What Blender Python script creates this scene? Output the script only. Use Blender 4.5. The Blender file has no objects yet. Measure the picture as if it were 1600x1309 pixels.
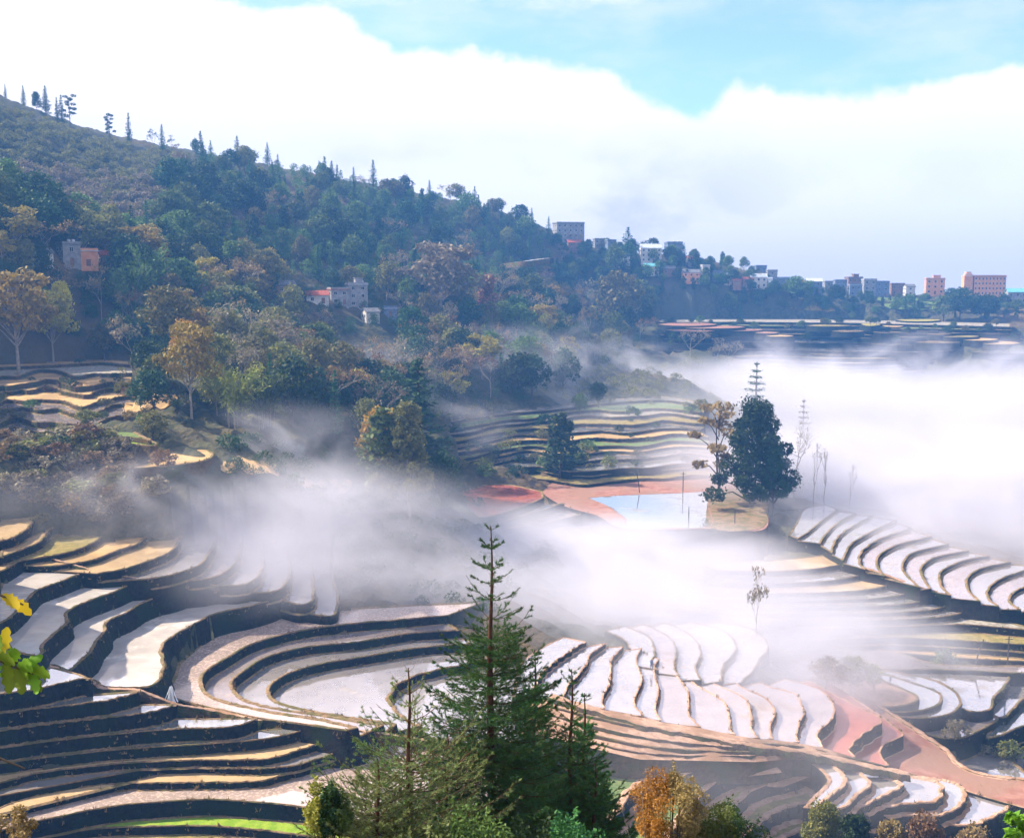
import bpy, math, random
import numpy as np
from mathutils import Vector, Matrix
from mathutils.geometry import tessellate_polygon
R = math.radians
rng = np.random.default_rng(7); random.seed(7)
SC = bpy.context.scene
COL = SC.collection

# ---------------------------------------------------------------- camera, exposure
W, H, F, HY = 1600.0, 1309.0, 1700.0, 430.0
PITCH = math.atan((H/2-HY)/F)
cam_d = bpy.data.cameras.new('camera'); cam = bpy.data.objects.new('camera', cam_d); COL.objects.link(cam)
cam_d.sensor_width = 36; cam_d.lens = 36*F/W; cam_d.clip_start = .2; cam_d.clip_end = 20000
cam.location = (0, 0, 0); cam.rotation_euler = (math.pi/2-PITCH, 0, 0)
SC.camera = cam
SC.view_settings.view_transform = 'Standard'; SC.view_settings.look = 'None'; SC.view_settings.gamma = 1
EXPO = 1.2
SC.view_settings.exposure = EXPO
cy = SC.cycles
cy.max_bounces = 8; cy.diffuse_bounces = 2; cy.glossy_bounces = 2; cy.transmission_bounces = 2
cy.transparent_max_bounces = 8; cy.volume_bounces = 4; cy.volume_step_rate = .6; cy.volume_max_steps = 128
cy.use_adaptive_sampling = True; cy.adaptive_threshold = 0.03
cy.use_denoising = True; cy.caustics_reflective = False; cy.caustics_refractive = False
cy.sample_clamp_indirect = 6

def ray(px, py):
    x = (px-W/2)/F; v = (H/2-py)/F; c, s = math.cos(PITCH), math.sin(PITCH)
    return (x, c+v*s, -s+v*c)
def at(px, py, h):                      # the point where the line of sight meets the level h
    r = ray(px, py); t = h/r[2]; return (r[0]*t, r[1]*t, h)
def atD(px, py, D):                     # the point at horizontal distance D
    r = ray(px, py); t = D/math.hypot(r[0], r[1]); return (r[0]*t, r[1]*t, r[2]*t)
def drop(px, py, h, py2):               # level at the foot of an upright bank seen from py down to py2
    a = at(px, py, h); return atD(px, py2, math.hypot(a[0], a[1]))[2]
def elaz(px, py):
    r = ray(px, py); return math.atan2(r[0], r[1]), math.atan2(r[2], math.hypot(r[0], r[1]))

# ---------------------------------------------------------------- sky and sun
SUN_EL, SUN_AZ = R(40), R(-72)          # azimuth from +Y towards +X
sun_dir = Vector((math.sin(SUN_AZ)*math.cos(SUN_EL), math.cos(SUN_AZ)*math.cos(SUN_EL), math.sin(SUN_EL)))
sd = bpy.data.lights.new('sun', 'SUN'); sd.energy = 5.0; sd.angle = R(.55); sd.color = (1, .87, .70)
so = bpy.data.objects.new('sun', sd); COL.objects.link(so)
so.rotation_euler = (-sun_dir).to_track_quat('-Z', 'Y').to_euler()

class NT:                               # tiny node helper
    def __init__(s, tree): s.t = tree; s.n = tree.nodes; s.l = tree.links
    def new(s, typ, **kw):
        n = s.n.new(typ)
        for k, v in kw.items(): setattr(n, k, v)
        return n
    def link(s, a, b): s.l.new(a, b)
    def val(s, sock, v):
        if hasattr(v, 'is_linked') or isinstance(v, bpy.types.NodeSocket): s.l.new(v, sock)
        else: sock.default_value = v
    def math(s, op, a, b=0.0, c=None, clamp=False):
        n = s.new('ShaderNodeMath', operation=op); n.use_clamp = clamp
        s.val(n.inputs[0], a); s.val(n.inputs[1], b)
        if c is not None: s.val(n.inputs[2], c)
        return n.outputs[0]
    def ss(s, x, lo, hi, a=0.0, b=1.0):
        n = s.new('ShaderNodeMapRange', interpolation_type='SMOOTHSTEP')
        s.val(n.inputs[0], x)
        for i, v in enumerate((lo, hi, a, b)): s.val(n.inputs[1+i], v)
        return n.outputs[0]
    def noise(s, vec, scale, detail=3, rough=.55, dist=0.0):
        n = s.new('ShaderNodeTexNoise'); n.inputs['Scale'].default_value = scale
        n.inputs['Detail'].default_value = detail; n.inputs['Roughness'].default_value = rough
        n.inputs['Distortion'].default_value = dist
        if vec is not None: s.link(vec, n.inputs['Vector'])
        return n.outputs['Fac']
    def mix(s, f, a, b):
        n = s.new('ShaderNodeMix', data_type='RGBA'); s.val(n.inputs[0], f)
        for i, v in ((6, a), (7, b)):
            if isinstance(v, (tuple, list)): n.inputs[i].default_value = (*v[:3], 1)
            else: s.link(v, n.inputs[i])
        return n.outputs[2]
    def map(s, vec, scale=(1,1,1), loc=(0,0,0)):
        n = s.new('ShaderNodeMapping'); s.link(vec, n.inputs[0]); n.inputs['Scale'].default_value = scale
        n.inputs['Location'].default_value = loc; return n.outputs[0]

wd = bpy.data.worlds.new('World'); SC.world = wd; wd.use_nodes = True
q = NT(wd.node_tree); q.n.clear()
sky = q.new('ShaderNodeTexSky', sky_type='NISHITA'); sky.sun_disc = False; sky.sun_elevation = SUN_EL
sky.sun_rotation = SUN_AZ; sky.air_density = 1.0; sky.dust_density = .6; sky.ozone_density = 2.0; sky.altitude = 1500
geo = q.new('ShaderNodeTexCoord').outputs['Generated']
sep = q.new('ShaderNodeSeparateXYZ'); q.link(geo, sep.inputs[0])
azn = q.math('ARCTAN2', sep.outputs[0], sep.outputs[1])
eln = q.math('ARCSINE', sep.outputs[2])
EDGE = [(-200,-260),(0,-170),(200,-90),(400,0),(500,16),(650,62),(800,92),(950,116),(1050,150),(1100,160),(1150,136),(1300,142),(1400,142),(1500,116),(1600,96),(1900,20),(2300,-60)]
fc = q.new('ShaderNodeFloatCurve'); cm = fc.mapping.curves[0]
pts = []
for px, py in EDGE:
    a, e = elaz(px, py); pts.append(((a+1)/2, e*2))
while len(cm.points) < len(pts): cm.points.new(.5, .5)
for i, (a, e) in enumerate(pts): cm.points[i].location = (a, e)
fc.mapping.update()
q.link(q.math('MULTIPLY_ADD', azn, .5, .5), fc.inputs['Value'])
edge = q.math('MULTIPLY', fc.outputs[0], .5)
n1 = q.noise(geo, 7, 7, .55); n2 = q.noise(geo, 20, 7, .62)
bump = q.math('ADD', q.math('MULTIPLY_ADD', n1, .07, -.035), q.math('MULTIPLY_ADD', n2, .034, -.017))
dd = q.math('SUBTRACT', q.math('ADD', edge, bump), eln)
low = q.ss(dd, -.003, .011)
n3 = q.noise(q.map(geo, (1, 1, 2.6)), 2.6, 7, .62)
hi_ = q.math('MULTIPLY', q.ss(q.math('ADD', eln, q.math('MULTIPLY_ADD', n3, .5, -.25)), .23, .36), q.ss(eln, .95, .6))
hi_ = q.math('MULTIPLY', hi_, q.ss(n3, .30, .46))
hi_ = q.math('MAXIMUM', hi_, q.math('MULTIPLY', q.ss(q.math('ADD', azn, q.math('MULTIPLY_ADD', n3, .5, -.25)), .12, -.02), q.math('MULTIPLY', q.ss(eln, .245, .30), q.ss(eln, .9, .6))))
veil = q.math('MULTIPLY', q.ss(q.noise(q.map(geo, (1, 1, 3)), 5, 5, .6), .45, .75), .35)
cov = q.math('MAXIMUM', q.math('MAXIMUM', low, hi_), veil)
# lavender-grey bellies of the low bank
belly = q.math('MULTIPLY', q.ss(q.noise(q.map(geo, (1, 1, 1.7)), 7.5, 7, .55), .40, .60), q.ss(eln, .15, .05))
base = q.ss(eln, .09, -.01, 0, .75)
grey = q.math('MAXIMUM', q.math('MULTIPLY', q.math('MULTIPLY', belly, q.ss(azn, .30, .12, .25, 1.0)), .8), base)
CK = 1.0/2**EXPO
ccol = q.mix(grey, (1.48*CK, 1.34*CK, 1.38*CK), (.86*CK, .78*CK, .92*CK))
bg1 = q.new('ShaderNodeBackground'); q.link(sky.outputs[0], bg1.inputs[0]); bg1.inputs[1].default_value = .12
bg2 = q.new('ShaderNodeBackground'); q.link(ccol, bg2.inputs[0]); bg2.inputs[1].default_value = 1
mx = q.new('ShaderNodeMixShader'); q.link(cov, mx.inputs[0]); q.link(bg1.outputs[0], mx.inputs[1]); q.link(bg2.outputs[0], mx.inputs[2])
wo = q.new('ShaderNodeOutputWorld'); q.link(mx.outputs[0], wo.inputs[0])

# ---------------------------------------------------------------- materials
MATS = {}
def mat(name):
    m = bpy.data.materials.new(name); m.use_nodes = True; nt = NT(m.node_tree)
    b = nt.n['Principled BSDF']; MATS[name] = m
    return m, nt, b
def simple(name, c1, c2, scale=1.0, rough=.85, bump=0.0, detail=4, spec=.2, bscale=None, c3=None, obj=False):
    m, nt, b = mat(name)
    tc = nt.new('ShaderNodeTexCoord').outputs['Object'] if obj else nt.new('ShaderNodeNewGeometry').outputs['Position']
    f = nt.ss(nt.noise(tc, scale, detail), .35, .65)
    c = nt.mix(f, c1, c2)
    if c3 is not None: c = nt.mix(nt.ss(nt.noise(tc, scale*.17, 3), .45, .62), c, c3)
    nt.link(c, b.inputs['Base Color']); b.inputs['Roughness'].default_value = rough
    b.inputs['Specular IOR Level'].default_value = spec
    if bump:
        bn = nt.new('ShaderNodeBump'); bn.inputs['Strength'].default_value = bump; bn.inputs['Distance'].default_value = .3
        nt.link(nt.noise(tc, bscale or scale*3, 5), bn.inputs['Height']); nt.link(bn.outputs[0], b.inputs['Normal'])
    return m
def foliage(name, c1, c2, trans=.25):
    m, nt, b = mat(name)
    oi = nt.new('ShaderNodeObjectInfo').outputs['Random']
    ge = nt.new('ShaderNodeNewGeometry')
    tc = nt.new('ShaderNodeTexCoord').outputs['Object']
    f = nt.ss(nt.noise(tc, .7, 2), .35, .65)
    f = nt.math('MULTIPLY_ADD', ge.outputs['Random Per Island'], .5, nt.math('MULTIPLY', f, .5))
    c = nt.mix(f, c1, c2)
    hs = nt.new('ShaderNodeHueSaturation'); nt.link(c, hs.inputs['Color'])
    nt.link(nt.math('MULTIPLY_ADD', oi, .05, .475), hs.inputs['Hue']); nt.link(nt.math('MULTIPLY_ADD', oi, .9, 1.15), hs.inputs['Value'])
    nt.link(hs.outputs[0], b.inputs['Base Color']); b.inputs['Roughness'].default_value = .65; b.inputs['Specular IOR Level'].default_value = .25
    tr = nt.new('ShaderNodeBsdfTranslucent'); nt.link(hs.outputs[0], tr.inputs[0])
    ms = nt.new('ShaderNodeMixShader'); ms.inputs[0].default_value = trans
    nt.link(b.outputs[0], ms.inputs[1]); nt.link(tr.outputs[0], ms.inputs[2]); nt.link(ms.outputs[0], nt.n['Material Output'].inputs[0])
    return m
def water(name, mud, gl=.42, tint=(.95, .93, .95), rough=.03, speck=0.0):
    m, nt, b = mat(name); nt.n.remove(b)
    pos = nt.new('ShaderNodeNewGeometry').outputs['Position']
    d = nt.new('ShaderNodeBsdfDiffuse'); nz = nt.ss(nt.noise(pos, .35, 4), .3, .7)
    nt.link(nt.mix(nz, mud, tuple(v*.8 for v in mud)), d.inputs[0])
    g = nt.new('ShaderNodeBsdfGlossy'); g.inputs[0].default_value = (*tint, 1); g.inputs['Roughness'].default_value = rough
    bn = nt.new('ShaderNodeBump'); bn.inputs['Strength'].default_value = .04; bn.inputs['Distance'].default_value = .1
    nt.link(nt.noise(pos, 1.2, 3), bn.inputs['Height']); nt.link(bn.outputs[0], g.inputs['Normal'])
    fr = nt.new('ShaderNodeFresnel'); fr.inputs[0].default_value = 1.33
    f = nt.math('MULTIPLY_ADD', fr.outputs[0], 1-gl, gl)
    # patches of mud and stubble standing out of the water
    isl = nt.ss(nt.noise(pos, .13, 5, .65), .56, .66, 1, .4)
    f = nt.math('MULTIPLY', f, isl)
    if speck: f = nt.math('MULTIPLY', f, nt.ss(nt.noise(pos, 2.6, 3, .7), .5, .62, 1, 1-speck))
    ms = nt.new('ShaderNodeMixShader'); nt.link(f, ms.inputs[0]); nt.link(d.outputs[0], ms.inputs[1]); nt.link(g.outputs[0], ms.inputs[2])
    nt.link(ms.outputs[0], nt.n['Material Output'].inputs[0])
    return m
water('water', (.38, .34, .31), .42, (.91, .92, .98)); water('water_pink', (.40, .33, .30), .40, (.90, .88, .94), .04, .35)
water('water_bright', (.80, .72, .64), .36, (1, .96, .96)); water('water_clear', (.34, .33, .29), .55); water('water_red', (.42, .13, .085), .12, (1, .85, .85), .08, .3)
water('water_tan', (.60, .42, .22), .12, (1, .93, .85), .1, .3)
water('water_speckled', (.60, .46, .38), .42, (1, .94, .92), .05, .8)
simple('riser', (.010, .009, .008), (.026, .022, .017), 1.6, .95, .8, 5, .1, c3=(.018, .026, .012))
simple('riser_brown', (.07, .045, .025), (.12, .08, .04), 1.6, .95, .8, 5, .1, c3=(.06, .07, .02))
simple('bund', (.20, .13, .07), (.32, .22, .12), 2.2, .95, .6, 4, .1, c3=(.15, .13, .05))
simple('path', (.42, .25, .16), (.55, .36, .25), 1.3, .95, .5, 4, .1, c3=(.34, .2, .12))
simple('red_soil', (.28, .12, .085), (.38, .20, .15), .5, .9, .4, 6, .15, c3=(.30, .17, .12))
simple('tan_field', (.46, .29, .12), (.56, .37, .17), .5, .95, .3, 4, .1, c3=(.36, .24, .11))
simple('green_field', (.10, .16, .05), (.17, .22, .07), .8, .9, .5, 4, .1)
simple('lime_field', (.17, .30, .02), (.28, .38, .04), .8, .9, .5, 4, .1)
simple('yellow_field', (.30, .26, .06), (.40, .33, .09), .8, .9, .5, 4, .1)
simple('olive_field', (.20, .17, .05), (.33, .25, .08), .8, .9, .5, 4, .1)
simple('marsh_field', (.22, .19, .13), (.42, .38, .32), 1.2, .9, .5, 6, .1)
simple('bark', (.06, .045, .035), (.12, .09, .065), 5, .95, 0, 3, .1, obj=True)
simple('bark_pale', (.22, .19, .16), (.32, .28, .24), 5, .95, 0, 3, .1, obj=True)
simple('bark_red', (.06, .028, .02), (.11, .055, .035), 8, .9, 0, 3, .2, obj=True)
foliage('leaf_dark', (.012, .03, .010), (.035, .07, .018))
foliage('leaf_green', (.038, .068, .014), (.10, .14, .028))
foliage('leaf_olive', (.07, .08, .02), (.17, .15, .04))
foliage('leaf_lime', (.12, .17, .02), (.28, .30, .05))
foliage('leaf_orange', (.17, .08, .015), (.30, .16, .025))
foliage('leaf_gold', (.15, .13, .02), (.28, .21, .03))
foliage('leaf_brown', (.11, .07, .03), (.19, .125, .055))
foliage('leaf_red', (.13, .055, .035), (.21, .10, .065))
foliage('leaf_grey', (.11, .092, .06), (.20, .165, .10))
foliage('needle', (.013, .045, .012), (.05, .125, .03), .2)
foliage('needle_pale', (.05, .11, .03), (.18, .20, .07), .25)
foliage('leaf_bright', (.26, .20, .01), (.42, .33, .02), .35)
foliage('leaf_fresh', (.05, .13, .008), (.14, .22, .015), .35)

# terrain cover: scrub, dry grass and soil
m, nt, b = mat('terrain')
pos = nt.new('ShaderNodeNewGeometry').outputs['Position']
c = nt.mix(nt.ss(nt.noise(pos, .5, 6, .6), .38, .62), (.035, .045, .02), (.10, .09, .045))
c = nt.mix(nt.ss(nt.noise(pos, .035, 4), .4, .62), c, (.085, .085, .05))
c = nt.mix(nt.ss(nt.noise(pos, .012, 3), .5, .62), c, (.14, .10, .055))
nt.link(c, b.inputs['Base Color']); b.inputs['Roughness'].default_value = .95; b.inputs['Specular IOR Level'].default_value = .1
bn = nt.new('ShaderNodeBump'); bn.inputs['Strength'].default_value = 1; bn.inputs['Distance'].default_value = .8
nt.link(nt.noise(pos, .9, 6), bn.inputs['Height']); nt.link(bn.outputs[0], b.inputs['Normal'])

# ---------------------------------------------------------------- object helpers
def tag(o, label=None, cat=None, group=None, kind=None):
    if label: o['label'] = label
    if cat: o['category'] = cat
    if group: o['group'] = group
    if kind: o['kind'] = kind
    return o
def mesh_obj(name, V, Fc, mats, midx=None, parent=None, smooth=False):
    me = bpy.data.meshes.new(name)
    me.from_pydata([tuple(map(float, v)) for v in V], [], Fc)
    for mm in (mats if isinstance(mats, (list, tuple)) else [mats]): me.materials.append(MATS[mm])
    if midx is not None: me.polygons.foreach_set('material_index', np.asarray(midx, dtype=np.int32))
    if smooth: me.polygons.foreach_set('use_smooth', np.ones(len(Fc), dtype=bool))
    me.update()
    o = bpy.data.objects.new(name, me); COL.objects.link(o)
    if parent: o.parent = parent
    return o
def quads_mesh(name, P, nper, mats, midx=None):     # P: (n*nper,3) free polygons
    n = len(P)//nper; me = bpy.data.meshes.new(name)
    me.vertices.add(len(P)); me.vertices.foreach_set('co', np.asarray(P, dtype=np.float32).ravel())
    me.loops.add(n*nper); me.loops.foreach_set('vertex_index', np.arange(n*nper, dtype=np.int32))
    me.polygons.add(n); me.polygons.foreach_set('loop_start', np.arange(0, n*nper, nper, dtype=np.int32))
    for mm in (mats if isinstance(mats, (list, tuple)) else [mats]): me.materials.append(MATS[mm])
    if midx is not None: me.polygons.foreach_set('material_index', np.asarray(midx, dtype=np.int32))
    me.update(calc_edges=True); return me
def empty(name, loc, rz=0.0, s=1.0):
    o = bpy.data.objects.new(name, None); COL.objects.link(o); o.location = loc; o.rotation_euler = (0, 0, rz)
    o.scale = (s, s, s); o.empty_display_size = .5; return o

# ---------------------------------------------------------------- terraces
POLYS = []      # (xy polygon, level) used to keep the terrain below every terrace
def smooth_line(P, n=6):
    P = [np.array(p, float) for p in P]
    if len(P) < 3: 
        return np.array([P[0]+(P[-1]-P[0])*t for t in np.linspace(0, 1, 2*n)])
    out = []
    Q = [2*P[0]-P[1]]+P+[2*P[-1]-P[-2]]
    for i in range(1, len(Q)-2):
        p0, p1, p2, p3 = Q[i-1:i+3]
        for k in range(n):
            t = k/n
            out.append(.5*((2*p1)+(p2-p0)*t+(2*p0-5*p1+4*p2-p3)*t*t+(3*p1-p0-3*p2+p3)*t**3))
    out.append(P[-1]); return np.array(out)
def resample(P, n):
    P = np.asarray(P, float); d = np.r_[0, np.cumsum(np.hypot(*np.diff(P[:, :2], axis=0).T))]
    t = np.linspace(0, d[-1], n); return np.array([np.interp(t, d, P[:, k]) for k in range(P.shape[1])]).T
def wob(P, amp):
    n = len(P); k = np.arange(n)
    w = sum(np.outer(np.sin(k*fr+rng.uniform(0, 6.3)), rng.normal(0, 1, P.shape[1]))*a for fr, a in ((.9, .5), (2.3, .3), (.35, .6)))
    return P+w*amp
def area(P): return .5*np.sum(P[:, 0]*np.roll(P[:, 1], -1)-np.roll(P[:, 0], -1)*P[:, 1])
def slab(poly, h, depth, top='water', side='riser', bund=.32, bh=.14, lean=.25, edge='bund', name='rice_terrace'):
    """one level terrace: bank, earth bund along its edge, flat water or field inside it"""
    P = np.asarray(poly, float)[:, :2]
    dist = np.hypot(*P.mean(0)); d0 = depth
    if depth == .98: depth = 5.5
    elif depth == .99: depth = 2.4 if dist < 450 else 3.2
    elif depth > 1: depth = max(depth, 11 if dist < 450 else 7)
    lean *= depth/max(d0, 1)
    keep = [0]
    for i in range(1, len(P)):
        if np.hypot(*(P[i]-P[keep[-1]])) > .06: keep.append(i)
    P = P[keep]
    if len(P) < 3: return None
    if area(P) < 0: P = P[::-1]
    POLYS.append((P, h))
    n = len(P); T = np.roll(P, -1, 0)-np.roll(P, 1, 0); L = np.hypot(T[:, 0], T[:, 1])+1e-9
    N = np.c_[T[:, 1]/L, -T[:, 0]/L]                 # outward
    z = lambda a, hh: np.c_[a, np.full(n, hh)]
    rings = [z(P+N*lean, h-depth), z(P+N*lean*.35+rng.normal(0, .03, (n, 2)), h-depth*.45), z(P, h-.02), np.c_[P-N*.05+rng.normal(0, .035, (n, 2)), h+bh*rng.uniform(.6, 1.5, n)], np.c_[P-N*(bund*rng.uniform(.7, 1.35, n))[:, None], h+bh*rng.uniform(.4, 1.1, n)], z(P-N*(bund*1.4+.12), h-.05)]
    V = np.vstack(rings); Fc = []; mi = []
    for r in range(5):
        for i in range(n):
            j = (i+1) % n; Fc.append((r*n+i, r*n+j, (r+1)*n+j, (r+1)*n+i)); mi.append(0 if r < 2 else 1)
    inner = z(P-N*bund*.7, h)
    base = len(V); V = np.vstack([V, inner])
    for t in tessellate_polygon([[Vector((a[0], a[1], 0)) for a in inner]]):
        a, b_, c_ = (Vector(inner[k]) for k in t)
        if (b_-a).cross(c_-a).z < 0: t = (t[0], t[2], t[1])
        Fc.append(tuple(base+k for k in t)); mi.append(2)
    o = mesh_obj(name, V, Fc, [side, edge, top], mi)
    return tag(o, kind='structure')
def W2(P, h): return np.array([at(p[0], p[1], h)[:2] for p in P])
def stair(rims, h0, thick, tops, back=None, n=70, side='riser', depth=None, wobble=.12, smooth=6, **kw):
    """rims: highest first, each a pixel line; thick: (px, rim y, foot y) of the bank below each rim gives the next level.
       back: pixel line closing the highest terrace at its own level"""
    hs = [h0]
    for t in thick: hs.append(hs[-1]-t if not isinstance(t, tuple) else drop(t[0], t[1], hs[-1], t[2]))
    prev = None
    if back is not None: prev = W2(smooth_line(back, smooth), h0)
    for k, r in enumerate(rims):
        h = hs[k]; L = wob(resample(W2(smooth_line(r, smooth), h), n), wobble)
        if prev is not None:
            dz = (h-hs[k+1]) if k+1 < len(hs) else 3
            slab(np.vstack([L, prev[::-1]]), h, (depth or dz+1.6), tops[k] if isinstance(tops, (list, tuple)) else tops, side if isinstance(side, str) else side[k], **kw)
        prev = L
    return hs
def patch(pix, h, top, depth=4, **kw):
    return slab(wob(W2(smooth_line(list(pix)+[pix[0]], 5)[:-1], h), .06), h, depth, top, **kw)

# --- steps running down to the left corner
T = [
 [(-60,1090),(0,1084),(50,1078),(90,1069),(130,1060)],
 [(-60,1122),(0,1115),(60,1107),(100,1103),(140,1098),(180,1092),(220,1080)],
 [(-60,1150),(0,1142),(80,1131),(160,1122),(220,1115),(250,1109),(277,1100)],
 [(-60,1178),(0,1169),(80,1158),(160,1149),(260,1140),(340,1137),(370,1134),(390,1128),(402,1122)],
 [(-60,1202),(0,1193),(100,1180),(200,1170),(300,1164),(380,1158),(430,1152),(470,1142),(495,1132)],
 [(-60,1243),(0,1224),(60,1208),(120,1200),(200,1192),(300,1188),(400,1187),(440,1181),(500,1161),(530,1148),(553,1135)],
 [(310,1186),(345,1199),(400,1201),(460,1196),(520,1178),(570,1160),(592,1144)],
 [(-60,1285),(0,1262),(50,1246),(120,1231),(200,1224),(300,1223),(400,1221),(440,1212),(470,1200),(560,1172),(600,1150)],
 [(-60,1318),(30,1290),(100,1274),(200,1257),(300,1250),(400,1253),(480,1263),(600,1290),(700,1290),(760,1260),(800,1200)],
 [(-60,1335),(60,1308),(150,1295),(250,1291),(350,1292),(480,1306),(650,1330)],
 [(-60,1350),(60,1330),(200,1316),(300,1312),(400,1318),(600,1345)],
]
tk = [(60,1076,1103),(100,1102,1124),(100,1129,1152),(150,1150,1170),(150,1174,1190),(420,1184,1194),(400,1201,1210),(150,1227,1237),(200,1257,1282),(250,1291,1304),2.0]
HT = stair(T, -46.6, tk, ['water_clear','water_clear','water','water_clear','water_clear','water_tan','water','water_tan','water_speckled','lime_field','olive_field'],
      back=[(-60,1060),(0,1052),(60,1040),(120,1052),(145,1062)], bund=.22, bh=.1, n=110)
# --- white terraces above the left ridge
U = [
 [(0,893),(11,889),(30,876),(34,868)],
 [(-30,990),(0,974),(22,961),(45,937),(60,922),(100,907),(135,893)],
 [(15,1013),(35,1022),(58,1025),(70,1018),(68,1008),(76,999),(104,975),(107,957),(124,945),(168,929),(208,912)],
 [(84,1040),(105,1048),(124,1038),(146,1012),(162,989),(170,972),(197,957),(234,938),(294,914)],
 [(145,1063),(165,1073),(220,1075),(240,1071),(252,1060),(258,1040),(254,1014),(266,998),(306,974),(340,958),(400,945),(436,933)],
]
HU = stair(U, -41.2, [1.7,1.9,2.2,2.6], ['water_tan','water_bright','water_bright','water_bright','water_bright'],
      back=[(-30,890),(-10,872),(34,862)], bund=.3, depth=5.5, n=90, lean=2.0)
print('HT', [round(x,1) for x in HT], 'HU', [round(x,1) for x in HU])
# --- the round bowl
B = [
 [(700,962),(560,974),(480,984),(400,1004),(360,1026),(326,1046),(316,1062),(322,1080),(348,1094),(400,1107),(486,1121),(560,1136)],
 [(720,985),(640,990),(560,1003),(480,1011),(420,1026),(386,1046),(365,1063),(368,1079),(388,1095),(440,1107),(520,1119),(600,1133)],
 [(760,1005),(660,1012),(560,1028),(500,1038),(450,1053),(426,1069),(422,1082),(434,1096),(480,1109),(540,1119),(620,1131)],
 [(760,1030),(720,1040),(670,1050),(630,1065),(612,1084),(613,1100),(640,1126),(660,1134)],
 [(900,1040),(860,1060),(830,1090),(830,1130),(800,1160),(720,1165),(660,1150)],
]
hb = -52.8
HB = stair(B, hb, [1.25,1.2,1.15,1.0], ['water_speckled','water_pink','water','water','water'],
      back=[(760,940),(560,950),(430,960),(340,990),(285,1030),(272,1055),(262,1085),(300,1100),(400,1122),(480,1133),(540,1142)], bund=.35, n=120, depth=5, lean=1.6)
print('HB', [round(x,1) for x in HB])
# --- terraces of the left slope above the footpath, half in the mist
V_ = [
 [(0,846),(22,840),(45,826)],
 [(0,872),(36,858),(60,849),(72,836),(80,824)],
 [(36,876),(85,868),(115,861),(145,849),(160,838)],
 [(80,885),(120,880),(150,874),(185,860),(215,850),(230,838)],
 [(150,897),(190,890),(235,876),(270,860),(285,838)],
 [(230,905),(270,898),(310,884),(330,862),(340,838)],
 [(290,908),(330,903),(360,888),(375,866),(380,836)],
 [(340,915),(380,914),(405,900),(412,880),(410,840)],
 [(380,925),(420,926),(445,915),(455,890),(450,850)],
 [(430,935),(470,945),(490,935),(490,905),(485,860)],
 [(470,958),(520,962),(530,940),(522,900),(515,870)],
]
HV = stair(V_, -38.6, [1.4,1.2,.8,.7,1.3,1.5,1.3,1.5,1.7,1.5], ['water_tan','water_tan','olive_field','tan_field','water_tan','water','water_pink','water','water','water','water'],
      back=[(-20,830),(0,812),(60,805)], bund=.3, depth=5, n=50, lean=.5)
print('HV', [round(x,1) for x in HV])

# --- right side: fan and round noses stepping down to the red field
RR = [
 [(915,1003),(895,1015),(860,1040),(842,1062),(835,1085)],
 [(948,1005),(925,1021),(914,1043),(889,1071),(880,1090)],
 [(975,1010),(957,1031),(954,1065),(942,1093),(946,1108)],
 [(1003,1012),(995,1031),(1004,1062),(992,1096),(1007,1119)],
 [(1030,1030),(1023,1045),(1030,1081),(1025,1106),(1033,1126)],
 [(1040,1046),(1060,1058),(1076,1081),(1078,1115),(1095,1136)],
 [(1080,1062),(1092,1072),(1132,1096),(1141,1121),(1143,1140),(1150,1148)],
 [(1110,1064),(1124,1071),(1164,1090),(1175,1115),(1176,1138),(1186,1153)],
 [(1150,1066),(1160,1073),(1201,1093),(1212,1115),(1204,1134),(1208,1154)],
 [(1190,1066),(1200,1072),(1243,1084),(1257,1113),(1246,1140),(1250,1160)],
 [(1225,1060),(1240,1064),(1282,1077),(1304,1102),(1300,1124),(1278,1146),(1288,1168)],
 [(1262,1062),(1300,1082),(1340,1103),(1370,1117),(1378,1127),(1346,1150),(1329,1168),(1336,1182)],
 [(1300,1070),(1350,1100),(1390,1128),(1411,1148),(1384,1162),(1376,1178),(1390,1196)],
 [(1340,1085),(1400,1122),(1456,1159),(1480,1176),(1491,1190),(1516,1206),(1553,1215),(1620,1222),(1680,1235),(1660,1275),(1600,1262),(1520,1238),(1450,1216)],
]
RH = [-55.6,-56.3,-57,-57.7,-58.3,-58.9,-59.6,-60.3,-61.0,-61.8,-62.7]
RH.append(drop(1290,1134,RH[-1],1152)); RH.append(drop(1350,1148,RH[-1],1167)); RH.append(drop(1384,1162,RH[-1],1184))
HR = stair(RR, RH[0], [RH[i]-RH[i+1] for i in range(13)], ['water']*5+['water_pink']*6+['water_red','water_red','red_soil'],
      back=[(880,995),(850,1010),(815,1035),(805,1070),(800,1090)], bund=.18, bh=.08, n=70, edge='path', depth=4)
print('HR', [round(x,1) for x in HR])
# back of the noses: misty fields
stair([[(975,978),(1012,992),(1024,1015),(1020,1036),(1028,1046)],[(1005,975),(1043,992),(1058,1015),(1054,1038),(1062,1056)],[(1040,972),(1080,992),(1096,1018),(1088,1042),(1096,1062)],[(1080,972),(1130,985),(1152,1010),(1132,1038),(1128,1064)],[(1120,972),(1180,985),(1200,1010),(1182,1040),(1160,1066)]],
      -58.2, [.6,.7,.7,.8], ['water','water_pink','water','water','water'], back=[(945,985),(975,1000),(984,1020),(990,1040)], bund=.18, bh=.08, n=50, depth=4)
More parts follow.
